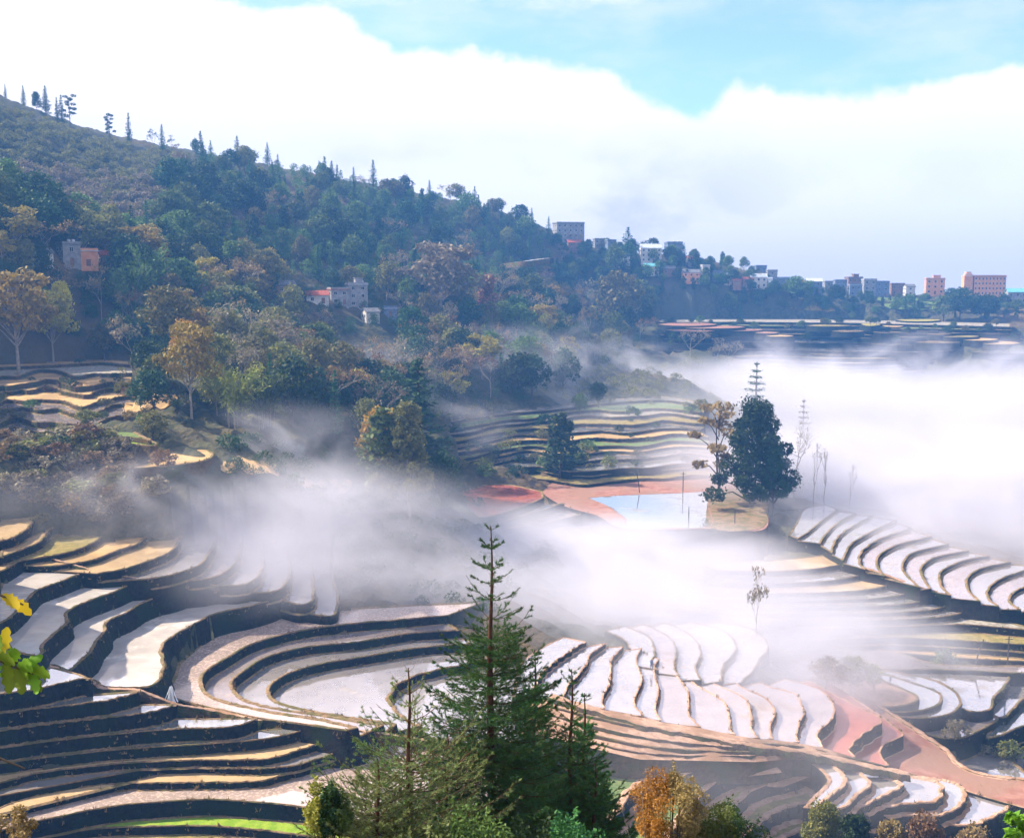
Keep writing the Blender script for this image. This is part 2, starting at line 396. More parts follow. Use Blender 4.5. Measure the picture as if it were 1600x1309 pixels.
# the bare earth ridge that carries the footpath
def sheet(pix, mat_, name, depth=4):
    """sloping ground from (px, py, level) outline points, seamed to a skirt"""
    P = [at(*p) for p in pix]; n = len(P)
    from mathutils.geometry import delaunay_2d_cdt
    xy = [Vector(p[:2]) for p in P]
    A = np.array(P); mn = A.min(0); mxx = A.max(0); extra = []
    for gx in np.arange(mn[0], mxx[0], 2.2):
        for gy in np.arange(mn[1], mxx[1], 2.2):
            extra.append(Vector((gx+rng.uniform(-.5,.5), gy+rng.uniform(-.5,.5))))
    r = delaunay_2d_cdt(xy+extra, [], [list(range(n))], 1, 1e-4)
    V = []
    for v in r[0]:
        d = np.hypot(A[:, 0]-v.x, A[:, 1]-v.y)+1e-3; w = d**-3.0
        V.append((v.x, v.y, float((w*A[:, 2]).sum()/w.sum())+rng.normal(0, .04)))
    Fc = [tuple(f) for f in r[2]]; nf_ = len(Fc)
    k0 = len(V); ring = P if area(A[:, :2]) > 0 else P[::-1]
    V += [(p[0], p[1], p[2]) for p in ring]+[(p[0], p[1], p[2]-depth) for p in ring]
    for i in range(n): Fc.append((k0+i, k0+n+i, k0+n+(i+1) % n, k0+(i+1) % n))
    POLYS.append((A[:, :2], A[:, 2].min()))
    o = mesh_obj(name, V, Fc, [mat_, 'riser_brown'], [0]*nf_+[1]*(len(Fc)-nf_)); o.data.polygons.foreach_set('use_smooth', np.array([True]*nf_+[False]*(len(Fc)-nf_))); return tag(o, kind='structure')
def ribbon(pix, w, mat_, name, depth=1.5, lift=.1, wob_=.15):
    """a path: (px, py, level) centre points"""
    C = smooth_line([at(*p) for p in pix], 8); C = resample(C, max(20, len(C)*2)); n = len(C)
    T_ = np.gradient(C[:, :2], axis=0); T_ /= np.hypot(T_[:, 0], T_[:, 1])[:, None]+1e-9; N_ = np.c_[-T_[:, 1], T_[:, 0]]
    hw = w/2*(1+.25*np.sin(np.arange(n)*.7)+rng.normal(0, .1, n)); V = []
    for sgn, dz in ((-1.5, -depth), (-1, 0), (-.3, .06), (.4, .05), (1, 0), (1.5, -depth)):
        V.append(np.c_[C[:, :2]+N_*(hw*sgn)[:, None], C[:, 2]+lift+dz+rng.normal(0, .03, n)])
    V = np.vstack(V); Fc = [(r*n+i, (r+1)*n+i, (r+1)*n+i+1, r*n+i+1) for r in range(5) for i in range(n-1)]
    Fc = [f[::-1] for f in Fc]
    return tag(mesh_obj(name, V, Fc, [mat_, 'riser_brown'], [1 if f_ // (n-1) in (0, 4) else 0 for f_ in range(len(Fc))], smooth=True), kind='structure')
sheet([(836,1090,-56),(880,1092,-56.4),(946,1108,-57.1),(1007,1119,-57.8),(1033,1127,-58.3),(1095,1137,-58.9),(1150,1149,-59.6),(1186,1154,-60.3),(1208,1155,-61),(1250,1161,-61.8),(1288,1169,-62.7),
       (1336,1183,RH[11]),(1390,1197,RH[12]),(1450,1217,RH[13]+.2),(1440,1222,RH[13]),(1360,1203,RH[12]-.3),(1300,1190,-63.4),(1240,1185,-62.6),(1180,1190,-61.5),(1090,1188,-59.8),(1000,1186,-58.6),(930,1170,-57.6),(850,1150,-56.8),(820,1120,-56.3)], 'path', 'earth_bank', 3)
for t_ in (.28, .5, .72, .9):
    up_ = [(850,1088,-56.1),(946,1108,-57.1),(1033,1127,-58.3),(1150,1149,-59.6),(1250,1161,-61.8),(1336,1183,RH[11]),(1390,1197,RH[12])]; lo_ = [(840,1140,-56.8),(930,1168,-57.6),(1010,1184,-58.8),(1120,1186,-60.4),(1240,1184,-62.6),(1310,1192,-63.6),(1370,1204,RH[12]-.2)]
    ribbon([tuple(a*(1-t_)+b*t_ for a, b in zip(u_, l_)) for u_, l_ in zip(up_, lo_)], .35, 'bund' if t_ in (.28, .72) else 'path', 'earth_ridge', .5, .22)
ribbon([(860,1090,-56),(940,1115,-57),(1010,1135,-58),(1100,1152,-59.3),(1180,1168,-60.6),(1260,1178,-62.2),(1340,1196,-63.9),(1420,1212,-65.2)], 1.3, 'path', 'footpath', .8, .35)
ribbon([(1340,1085,RH[13]),(1400,1120,RH[13]),(1456,1157,RH[13]),(1480,1174,RH[13]),(1491,1188,RH[13]),(1516,1204,RH[13]),(1553,1213,RH[13]),(1620,1220,RH[13])], .8, 'path', 'footpath', 4, .15)
# --- bottom right terraces
h = RH[9]
S1 = [
 [(900,1205),(940,1180),(975,1178),(1020,1180),(1060,1186)],
 [(940,1300),(972,1262),(1000,1224),(1035,1203),(1075,1192),(1110,1190)],
 [(1030,1330),(1085,1256),(1120,1222),(1152,1207),(1186,1198),(1215,1200)],
 [(1080,1335),(1152,1258),(1172,1238),(1200,1226),(1246,1215),(1262,1205)],
 [(1130,1335),(1184,1290),(1216,1268),(1256,1256),(1290,1258)],
 [(1170,1345),(1210,1318),(1260,1296),(1310,1290),(1370,1295)],
]
stair(S1, -59.6, [1.6,2.0,2.0,1.8,1.8], ['water_pink','green_field','green_field','yellow_field','olive_field','olive_field'],
      back=[(880,1200),(930,1165),(1000,1176),(1070,1184)], bund=.7, edge='path', n=60, depth=5)
S2 = [
 [(1250,1180),(1290,1188),(1318,1208),(1322,1226),(1300,1243),(1278,1264)],
 [(1290,1184),(1330,1199),(1358,1217),(1362,1226),(1345,1240),(1322,1262)],
 [(1320,1190),(1370,1208),(1405,1221),(1412,1228),(1390,1240),(1350,1260)],
 [(1360,1199),(1440,1215),(1470,1223),(1475,1240),(1458,1253),(1405,1258),(1380,1262)],
 [(1440,1213),(1490,1221),(1508,1234),(1509,1250),(1495,1264),(1470,1275)],
 [(1470,1217),(1540,1232),(1583,1248),(1573,1266),(1530,1287),(1496,1290),(1470,1288)],
]
stair(S2, -63.6, [.9,.9,1.0,1.1,1.1], ['water','water','water','water','water_clear','water'],
      back=[(1240,1184),(1270,1195),(1290,1212),(1290,1225),(1270,1245),(1255,1262)], bund=.4, edge='path', n=60, depth=5)
patch([(1320,1275),(1340,1262),(1400,1260),(1470,1262),(1480,1285),(1500,1300),(1640,1290),(1660,1345),(1300,1345)], -72, 'olive_field', 5)
# --- the promontory with the standing person
patch([(1300,1046),(1360,1055),(1392,1068),(1412,1076),(1431,1085),(1436,1093),(1420,1101),(1394,1104),(1340,1104),(1290,1085)], -68.7, 'path', 3, name='rice_terrace')
patch([(1280,1042),(1337,1044),(1394,1056),(1441,1071),(1465,1080),(1473,1089),(1469,1099),(1450,1108),(1416,1113),(1380,1112),(1320,1108)], -69.5, 'water_clear', 3)
patch([(1270,1040),(1337,1042),(1412,1052),(1459,1062),(1488,1076),(1500,1088),(1502,1102),(1488,1114),(1459,1121),(1428,1122),(1390,1118),(1330,1112)], -70.1, 'water', 4)
patch([(1330,1045),(1400,1046),(1469,1046),(1516,1045),(1562,1051),(1578,1057),(1570,1074),(1555,1089),(1549,1108),(1521,1112),(1500,1106),(1440,1090)], -70.6, 'water', 4)
patch([(1540,1051),(1580,1050),(1640,1056),(1640,1075),(1600,1092),(1585,1108),(1570,1121),(1551,1118),(1530,1110)], -72.2, 'water', 4)
patch([(1400,1128),(1440,1128),(1480,1121),(1515,1116),(1552,1119),(1560,1124),(1540,1137),(1508,1152),(1478,1154),(1450,1148),(1420,1138)], -72.3, 'water_pink', 6)
patch([(1560,1124),(1600,1098),(1650,1090),(1650,1115),(1600,1134),(1581,1142),(1556,1152),(1540,1150)], -73.4, 'water_clear', 5)
patch([(1470,1200),(1512,1184),(1560,1160),(1600,1138),(1650,1130),(1640,1150),(1595,1162),(1589,1176),(1585,1185),(1591,1196),(1600,1204),(1620,1240),(1520,1225)], -76, 'water', 5)
patch([(1500,1200),(1560,1180),(1600,1150),(1660,1140),(1680,1200),(1640,1240),(1540,1230)], -77.5, 'water', 5)
# --- flats and slopes behind the promontory
patch([(1290,1044),(1300,1018),(1340,1012),(1400,1019),(1460,1036),(1540,1040),(1600,1040),(1660,1044),(1600,1052),(1500,1047),(1380,1046)], -69.9, 'water_pink', 4)
patch([(1180,1060),(1230,1035),(1290,1018),(1330,1016),(1310,1044),(1280,1058),(1220,1066)], -68.8, 'water', 4)
row = [
 [(1120,892),(1200,893),(1262,890),(1300,885),(1332,878)],
 [(1100,912),(1200,912),(1290,908),(1340,900),(1352,893)],
 [(1100,926),(1200,928),(1330,924),(1380,917),(1400,908)],
 [(1100,937),(1200,939),(1364,935),(1424,926),(1441,919)],
 [(1110,948),(1200,950),(1364,947),(1431,941),(1465,931)],
 [(1120,958),(1200,960),(1397,957),(1465,951),(1492,940)],
 [(1140,970),(1200,972),(1397,968),(1485,962),(1519,950)],
 [(1180,986),(1300,982),(1400,979),(1502,976),(1560,980),(1640,988)],
 [(1220,1004),(1330,998),(1400,996),(1500,1001),(1640,1010)],
 [(1240,1016),(1340,1010),(1400,1008),(1480,1011),(1640,1024)],
 [(1260,1030),(1340,1022),(1400,1020),(1480,1027),(1640,1036)],
]
HW = stair(row, -60.2, [1.0,.85,.8,.75,.8,.8,1.1,1.5,1.3,1.0], ['water_tan','water','water_tan','water','water_clear','water','water','marsh_field','olive_field','yellow_field','tan_field'],
      back=[(1100,880),(1200,876),(1300,866),(1320,862)], bund=.3, n=60, depth=4)
nose = [
 [(1310,796),(1284,815),(1262,833),(1246,842)],
 [(1338,802),(1310,817),(1291,836),(1282,850)],
 [(1364,806),(1330,824),(1309,842),(1300,864)],
 [(1402,813),(1360,832),(1330,852),(1318,876)],
 [(1424,825),(1376,842),(1350,860),(1344,876),(1352,890)],
 [(1456,838),(1404,851),(1376,867),(1372,882),(1382,900)],
 [(1484,850),(1432,862),(1413,878),(1413,890),(1424,905),(1438,918)],
 [(1514,860),(1462,871),(1442,886),(1443,901),(1456,920)],
 [(1546,868),(1494,880),(1471,896),(1471,912),(1486,930)],
 [(1580,878),(1532,889),(1513,905),(1514,920),(1532,940)],
 [(1620,885),(1564,905),(1547,920),(1546,935),(1562,948)],
 [(1660,900),(1600,918),(1582,930),(1580,942),(1596,953)],
 [(1700,915),(1640,930),(1620,950)],
]
HN = stair(nose, -57.6, [.45]*3+[.6]*9, ['water_clear']*4+['water','water_pink']*5, back=[(1290,788),(1256,795),(1245,815),(1232,836)], bund=.35, n=50, depth=4)
ribbon([(1352,889,-60),(1387,901,-60.6),(1441,920,-61.6),(1486,931,-63),(1520,946,-64.2),(1562,948,-65),(1640,953,-65.6)], .9, 'path', 'footpath', 2, .3)
print('HW', [round(x,1) for x in HW], 'HN', [round(x,1) for x in HN])
# --- pond, red earth and the strips beside it
HP = -57.0
patch([(845,770),(872,752),(960,750),(1070,750),(1110,748),(1190,752),(1200,800),(1190,828),(1108,826),(980,826),(935,806),(880,790)], HP+.25, 'red_soil', 5, edge='red_soil', bund=.2, bh=.02)
patch([(918,778),(960,774),(1010,772),(1060,770),(1106,769),(1108,790),(1110,822),(1040,825),(982,823),(976,810),(950,792)], HP+.29, 'water_clear', .6, edge='red_soil', bund=.25, bh=.06)
patch([(1106,772),(1150,762),(1196,758),(1200,800),(1186,826),(1110,824)], HP+.33, 'bund', .6, edge='bund', bund=.2, bh=.02)
PK = [
 [(715,778),(724,790),(733,806),(760,808),(790,800),(824,789),(850,778)],
 [(733,812),(746,820),(800,810),(850,796),(882,786)],
 [(760,822),(775,828),(834,820),(890,808),(922,800)],
 [(790,840),(815,842),(870,834),(930,822),(980,824)],
 [(820,856),(850,858),(900,852),(1000,843),(1100,842)],
 [(840,874),(900,872),(1000,862),(1100,861),(1200,858)],
 [(860,892),(930,890),(1000,882),(1100,880),(1210,876)],
 [(880,912),(960,910),(1060,902),(1160,900)],
 [(890,935),(980,932),(1060,924),(1140,922)],
 [(900,960),(980,956),(1040,948),(1120,944)],
]
stair(PK, -53.8, [(800,798,810),(830,800,813),(870,812,826),1.3,1.2,1.2,1.3,1.3,1.4], ['water_red','water','water_pink','water','water_tan','water','water','water','water','water'],
      back=[(712,772),(740,762),(766,757),(800,758),(848,768)], bund=.4, n=60, depth=5)
def interp_rims(top, bot, k, amp=1.0):
    a = resample(np.array(top, float), 24); b = resample(np.array(bot, float), 24); out = []
    for i in range(k):
        t = (i+(rng.uniform(-.3, .3) if 0 < i < k-1 else 0))/(k-1); L = a*(1-t)+b*t; x = np.arange(24)
        L[:, 1] += amp*(1.6*np.sin(x*.45+i*.22)+.8*np.sin(x*.95-i*.35+1)+.45*np.sin(x*1.7+i*1.9))*(0 if i in (0,) else 1)*abs(bot[0][1]-top[0][1])/(k*7)
        s, e = rng.uniform(0, .04), 1-rng.uniform(0, .04)
        L = resample(L, 60)[int(s*60):int(e*60)]
        out.append([tuple(p) for p in L[::3]])
    return out
def tstair(top, bot, k, h0, h1, tops, amp=1.0, **kw):
    rims = interp_rims(top, bot, k, amp); d = (h0-h1)/(k-1)
    d_ = [d*rng.uniform(.8, 1.2) for _ in range(k-1)]; s = sum(d_)/(h0-h1); d_ = [x/s for x in d_]
    back = [(p[0], p[1]-5) for p in rims[0]]
    return stair(rims, h0, d_, [tops[int(rng.integers(len(tops)))] for _ in range(k)], back=back, smooth=2, **kw)
tstair([(690,662),(740,652),(800,645),(870,640),(940,630),(1040,624),(1130,640)], [(716,764),(770,752),(830,750),(880,754),(960,750),(1050,748),(1130,744)], 12, -44.8, -56.0, ['olive_field','water','olive_field','water_red','marsh_field','green_field','water_clear','olive_field','tan_field'], amp=1.7, bund=.4, n=110, depth=3.5, wobble=.35)
tstair([(-60,577),(20,573),(90,570),(160,566),(222,572)], [(-60,722),(30,716),(110,716),(180,712),(232,700)], 11, -24.2, -34.6, ['tan_field','olive_field','water_tan','tan_field','marsh_field','water_pink','tan_field','olive_field'], amp=2.0, bund=.35, n=110, depth=3.5, wobble=.35, side='riser_brown')
FX = dict(depth=.99, bund=.3, bh=.05)
for (xa, xb, ya, yb, h_, mt_) in [(1028,1120,504,509,-27.3,'red_soil'),(1060,1165,508.5,513,-28.2,'red_soil'),(1040,1120,513,518,-29.3,'red_soil'),(1118,1192,513.5,517,-29.6,'red_soil'),(1180,1216,518,521,-30.4,'red_soil'),(1196,1240,523,526,-31.4,'tan_field'),
      (1345,1376,504,509,-27.4,'yellow_field'),(1378,1412,507,511,-28.2,'tan_field'),(1404,1436,511,515,-29.0,'water'),(1428,1466,514.5,518,-29.8,'water'),(1440,1490,519,522.5,-30.8,'tan_field'),(1470,1530,523.5,527,-31.8,'olive_field'),
      (1500,1560,528,532,-33,'tan_field'),(1530,1594,533,538,-34.4,'tan_field'),(1430,1500,533,536,-34.2,'water_tan'),(1520,1640,548,552,-37.4,'water'),(1260,1330,507,510,-28,'olive_field'),(1300,1350,516,518.5,-30,'water_tan'),(1400,1470,498,502,-26.3,'yellow_field')]:
    patch([(xa, (ya+yb)/2), (xa+(xb-xa)*.3, ya), (xa+(xb-xa)*.75, ya+.6), (xb, (ya+yb)/2+.3), (xa+(xb-xa)*.7, yb), (xa+(xb-xa)*.25, yb-.3)], h_+.25, mt_, **FX)
tstair([(1020,504),(1150,503),(1350,505),(1620,512)], [(1020,585),(1200,590),(1400,588),(1640,578)], 15, -27, -50, ['olive_field','water_clear','tan_field','olive_field','marsh_field','water','green_field'], amp=1.6, bund=.6, n=90, depth=5, wobble=.5)
# --- ridge path on the left
ribbon([(30,864,-41.1),(70,872,-41.6),(130,888,-42.6),(150,896,-43.2),(230,906,-44.5),(290,909,-45.8),(340,917,-47),(430,936,-50)], .4, 'path', 'footpath', .8, .2)
ribbon([(-20,1010,HU[2]),(15,1015,HU[2]),(58,1030,HU[2]-1),(84,1044,HU[3]),(105,1051,HU[3]),(145,1066,HU[4]),(160,1076,HU[4]),(215,1079,HU[4]-.2),(240,1088,HT[2]-.2),(278,1102,HT[3]+.4),(330,1110,HB[0]+.1),(402,1124,HB[0]-.2),(480,1133,HB[0]-.6),(560,1142,HB[1]),(620,1150,HB[2]),(680,1160,HB[3])], .6, 'path', 'footpath', 1.2, .15)

# ---------------------------------------------------------------- terrain
CP = []
def cpD(px, py, D): CP.append(atD(px, py, D))
for t in [(-300,60,560),(0,150,600),(150,215,590),(300,242,620),(450,268,650),(600,298,680),(750,330,700),(850,356,720),
          (-300,250,430),(0,300,450),(300,335,480),(600,400,530),(800,440,610),
          (-300,420,310),(0,430,330),(200,430,370),(400,445,410),(600,470,450),(800,470,540),
          (-200,560,240),(0,560,265),(150,580,285),(300,560,310),(450,560,340),(600,560,370),(750,570,410),
          (0,625,240),(100,670,222),(150,610,255),(250,635,243),(100,735,195),(250,720,200),(340,700,206),(400,690,225),(500,690,240),
          (0,800,160),(150,800,168),(300,790,180),(450,790,192),(600,800,215),(650,800,222),(-200,760,150),(-200,900,110),
          (890,378,742),(1000,397,742),(1080,402,745),(1150,420,745),(1220,445,750),(900,412,695),(1000,428,695),(1080,434,698),(1150,448,700),(1220,458,705),(1300,457,765),(1450,458,785),(1600,462,800),(1900,465,800),(2200,465,800),
          (300,262,720),(600,322,775),(750,362,790),(850,398,800),(890,420,820),(1000,432,830),(1150,452,830),(1300,474,850),(1450,478,860),(1600,482,870),(0,190,680),
          (900,480,650),(1050,490,670),(1200,490,680),(1400,490,690),(1600,500,690),(1900,500,680),
          (900,560,470),(1000,540,560),(800,600,385),(950,600,420),(1080,600,430)]:
    cpD(*t)
for px, py, h in [(1100,570,-43),(1300,585,-49),(1500,585,-49),(1800,585,-49),(1150,640,-53),(1150,700,-57),(1180,780,-58),(1300,640,-62),(1500,650,-68),(1800,700,-75),(1400,720,-74),(1600,780,-80),(1500,800,-72),
                  (1280,780,-59),(1400,800,-66),(640,880,-54),(760,860,-56),(560,900,-52),(450,900,-48),(700,940,-54),(800,900,-58),(1000,900,-63),(1100,960,-64),(1000,980,-62),
                  (1180,1000,-64),(1300,1090,-68),(1700,1000,-70),(1900,1100,-78),(1700,1200,-80),(2000,1250,-80)]:
    CP.append(at(px, py, h))
for az, D, z in [(-40,16,-11),(0,16,-11.3),(40,16,-11.3),(0,4,-3.4),(-60,6,-4),(60,6,-4),(0,30,-19.5),(-30,30,-19),(30,30,-20),(0,60,-36),(30,60,-38),(0,90,-54),(28,90,-58),(35,120,-72),(0,8,-6)]:
    CP.append((D*math.sin(R(az)), D*math.cos(R(az)), z))
for az, row_ in ((-40, (-38,-56,-41,-28,-12,15,80)), (-52, (-30,-36,-33,-26,-14,8,60)), (-68, (-26,-32,-30,-24,-14,4,45)), (-90, (-20,-24,-24,-20,-12,0,30))):
    for D, z in zip((60,100,150,200,300,400,600), row_): CP.append((D*math.sin(R(az)), D*math.cos(R(az)), z))
for az, D, z in ((-26,60,-37),(-26,80,-48),(-22,95,-56),(-30,80,-46),(-27,95,-55),(-34,95,-52),(12,112,-68),(18,112,-68),(25,112,-68),(15,128,-72),(22,128,-72),(28,125,-72),(20,95,-62),(28,95,-62),(-27,106,-63),(-32,106,-62),(-20,106,-65),(-10,104,-64),(0,106,-65),(-30,117,-60),(-36,112,-60)): CP.append((D*math.sin(R(az)), D*math.cos(R(az)), z))
for az in (-150,-120,90,120,150,180):
    CP.append((60*math.sin(R(az)), 60*math.cos(R(az)), 2)); CP.append((900*math.sin(R(az)), 900*math.cos(R(az)), 20))
for px in (-900,-300,0,300,600,850,1100,1400,1700,2200,2800):
    CP.append(atD(px, 520, 1050)); 
    x, y, z = atD(px, 560, 1500); CP.append((x, y, -130))
for P, h in POLYS:
    c = P[::max(1, len(P)//5)].mean(0); CP.append((c[0], c[1], h-1.8))
CP = np.array(CP)
def uniq(C):
    keep = []
    for p in C:
        if all((p[0]-k[0])**2+(p[1]-k[1])**2 > max(4, .02*math.hypot(p[0], p[1]))**2 for k in keep): keep.append(p)
    return np.array(keep)
CP = uniq(CP)
XY = CP[:, :2]/100
def tps(r2): return np.where(r2 > 0, r2*np.log(np.maximum(r2, 1e-12))*.5, 0)
n = len(XY); K = tps(((XY[:, None]-XY[None])**2).sum(-1))+np.eye(n)*2e-4
A = np.block([[K, np.c_[np.ones(n), XY]], [np.c_[np.ones(n), XY].T, np.zeros((3, 3))]])
wts = np.linalg.solve(A, np.r_[CP[:, 2], 0, 0, 0])
def rbf(x, y):
    x = np.atleast_1d(np.asarray(x, float))/100; y = np.atleast_1d(np.asarray(y, float))/100; out = np.empty(len(x))
    for s in range(0, len(x), 20000):
        a, b_ = x[s:s+20000], y[s:s+20000]
        out[s:s+20000] = tps((a[:, None]-XY[:, 0])**2+(b_[:, None]-XY[:, 1])**2)@wts[:n]+wts[n]+wts[n+1]*a+wts[n+2]*b_
    return out
def inpoly(P, x, y):
    ins = np.zeros(len(x), bool); j = len(P)-1
    for i in range(len(P)):
        xi, yi, xj, yj = P[i, 0], P[i, 1], P[j, 0], P[j, 1]
        if yi != yj: ins ^= ((yi > y) != (yj > y)) & (x < (xj-xi)*(y-yi)/(yj-yi)+xi)
        j = i
    return ins
azs = np.r_[np.arange(-180, -42, 4.0), np.arange(-42, -30, .8), np.arange(-30, 30, .2), np.arange(30, 42, .8), np.arange(42, 180, 4.0)]
Ds = np.r_[np.geomspace(1.5, 60, 24)[:-1], np.arange(60, 300, 1.6), np.arange(300, 760, 4.0), np.geomspace(760, 1380, 14)]
AZ, DD = np.meshgrid(np.radians(azs), Ds); gx = DD*np.sin(AZ); gy = DD*np.cos(AZ)
gz = rbf(gx.ravel(), gy.ravel()).reshape(gx.shape)
gz = np.where(DD > 1100, np.minimum(gz, -60-(DD-1100)*.02), gz); gz = np.clip(gz, -200, 160)
cap = np.full(gx.shape, 1e9)
for P, h in POLYS:
    mn, mxx = P.min(0), P.max(0)
    sel = (gx >= mn[0]) & (gx <= mxx[0]) & (gy >= mn[1]) & (gy <= mxx[1])
    if sel.any():
        idx = np.where(sel); m_ = inpoly(P, gx[idx], gy[idx]); cap[idx[0][m_], idx[1][m_]] = np.minimum(cap[idx[0][m_], idx[1][m_]], h-.6)
c2 = cap.copy()
rough = .35*np.sin(gx*.31+np.sin(gy*.23)*2)*np.sin(gy*.27)+.2*np.sin(gx*.9+gy*.7)
gz = np.minimum(gz+rough*np.clip(DD/80, 0, 3), c2)
na, nd = len(azs), len(Ds)
Vt = np.c_[gx.ravel(), gy.ravel(), gz.ravel()]
ii, jj = np.meshgrid(np.arange(nd-1), np.arange(na), indexing='ij'); j2 = (jj+1) % na
Fq = np.stack([ii*na+jj, ii*na+j2, (ii+1)*na+j2, (ii+1)*na+jj], -1).reshape(-1, 4)[:, ::-1]
me = bpy.data.meshes.new('ground')
me.vertices.add(len(Vt)+1); me.vertices.foreach_set('co', np.vstack([Vt, [[0, 0, -2.2]]]).astype(np.float32).ravel())
cen = len(Vt); tri = [(cen, (j+1) % na, j) for j in range(na)]
allf = list(map(tuple, Fq.tolist()))+tri
me.loops.add(sum(map(len, allf))); me.loops.foreach_set('vertex_index', np.array([v for f in allf for v in f], dtype=np.int32))
me.polygons.add(len(allf)); ls = np.cumsum([0]+[len(f) for f in allf])[:-1]; me.polygons.foreach_set('loop_start', ls.astype(np.int32))
me.polygons.foreach_set('use_smooth', np.ones(len(allf), bool)); me.materials.append(MATS['terrain']); me.update(calc_edges=True)
ground = bpy.data.objects.new('ground', me); COL.objects.link(ground); tag(ground, kind='structure')
def gheight(x, y):
    az = math.degrees(math.atan2(x, y)); D = math.hypot(x, y)
    j = np.interp(az, azs, np.arange(na)); i = np.interp(D, Ds, np.arange(nd))
    i0, j0 = min(int(i), nd-2), min(int(j), na-2); fi, fj = i-i0, j-j0
    return float((gz[i0, j0]*(1-fj)+gz[i0, j0+1]*fj)*(1-fi)+(gz[i0+1, j0]*(1-fj)+gz[i0+1, j0+1]*fj)*fi)
def level(x, y):                        # ground or the top terrace at a point
    z = gheight(x, y)
    for P, h in POLYS:
        if P[:, 0].min() <= x <= P[:, 0].max() and P[:, 1].min() <= y <= P[:, 1].max() and inpoly(P, np.array([x]), np.array([y]))[0]: z = max(z, h)
    return z
DL = np.arange(60, 900, 2.0)
def hit(px, py):
    """first ground point along a line of sight"""
    r = ray(px, py); hl = math.hypot(r[0], r[1]); az = math.degrees(math.atan2(r[0], r[1]))
    j = np.interp(az, azs, np.arange(na)); j0 = int(j); fj = j-j0
    col = gz[:, j0]*(1-fj)+gz[:, j0+1]*fj
    g = np.interp(DL, Ds, col); zr = r[2]/hl*DL
    k = np.argmax(g >= zr)
    if g[k] < zr[k]: return None
    D = DL[k]; return (r[0]/hl*D, r[1]/hl*D, float(g[k]))
def drape(pix, mat_, name='field', lift=.35, step=2.5):
    """a field that lies on the slope as it is"""
    from mathutils.geometry import delaunay_2d_cdt
    Q_ = smooth_line(list(pix)+[pix[0]], 4)[:-1]; P = [hit(*p) for p in Q_]
    if any(p is None for p in P): return
    A = np.array(P); n_ = len(A); d_ = np.hypot(A[:, 0], A[:, 1]); step = step*max(1, d_.mean()/250)
    if area(A[:, :2]) < 0: A = A[::-1]
    mn, mxx = A.min(0), A.max(0); ex = [Vector((x+rng.uniform(-.4, .4), y+rng.uniform(-.4, .4))) for x in np.arange(mn[0], mxx[0], step) for y in np.arange(mn[1], mxx[1], step)]
    r = delaunay_2d_cdt([Vector(p[:2]) for p in A]+ex, [], [list(range(n_))], 1, 1e-4); V = [(v.x, v.y, level(v.x, v.y)+lift) for v in r[0]]; Fc = [tuple(f) for f in r[2]]; k0 = len(V); nf_ = len(Fc)
    V += [(p[0], p[1], level(p[0], p[1])+lift) for p in A]+[(p[0], p[1], level(p[0], p[1])-1.5) for p in A]
    Fc += [(k0+i, k0+n_+i, k0+n_+(i+1) % n_, k0+(i+1) % n_) for i in range(n_)]
    tag(mesh_obj(name, V, Fc, [mat_, 'riser_brown'], [0]*nf_+[1]*n_, smooth=False), kind='structure')
def patch_on(pix, h_, top, **kw):
    if kw.pop('flat', False) is False and (max(p[0] for p in pix)-min(p[0] for p in pix) > 75 or pix[0][0] > 300): return drape(pix, top)
    zs = [hit(*p) for p in pix]; zs = [level(z[0], z[1]) for z in zs if z]
    h = float(np.percentile(zs, 60))+.15 if zs else h_
    return patch(pix, h, top, **kw)
LF = dict(depth=.99, bund=.4, side='riser_brown')
patch([(209,732),(237,723),(256,706),(235,686),(255,676),(278,669),(312,664),(340,661),(351,666),(312,673),(280,679),(272,686),(298,692),(320,699),(335,711),(320,720),(290,725),(261,729)], -31.8, 'tan_field', depth=.98, bund=.4, side='riser_brown')
patch_on([(192,652),(197,642),(225,632),(249,623),(278,625),(263,640),(237,642),(215,650)], -30.2, 'tan_field', **LF)
patch_on([(193,692),(196,682),(215,684),(236,688),(246,695),(235,697),(205,694)], -32.3, 'lime_field', **LF)
patch_on([(178,690),(182,672),(200,670),(220,680),(236,688),(200,683)], -32.1, 'green_field', **LF)
patch_on([(440,770),(480,756),(545,756),(550,772),(500,780),(450,782)], -44.5, 'tan_field', **LF)
patch_on([(345,735),(360,722),(420,728),(440,745),(400,752),(350,748)], -38.5, 'tan_field', **LF)

for pix, mt_ in [
  ([(1255,476),(1290,475),(1294,482),(1260,484)], 'lime_field'), ([(1372,466),(1420,467),(1462,473),(1455,478),(1420,474),(1375,472)], 'green_field'), ([(1380,476),(1440,478),(1465,482),(1440,486),(1390,483)], 'green_field'),
                 ([(872,470),(900,467),(925,468),(920,474),(880,476)], 'olive_field'), ([(900,482),(950,480),(990,483),(960,487),(905,487)], 'tan_field'), ([(1230,484),(1280,486),(1320,490),(1280,493),(1235,490)], 'olive_field')]: drape(pix, mt_)
print('POLYS', len(POLYS), 'CP', len(CP))
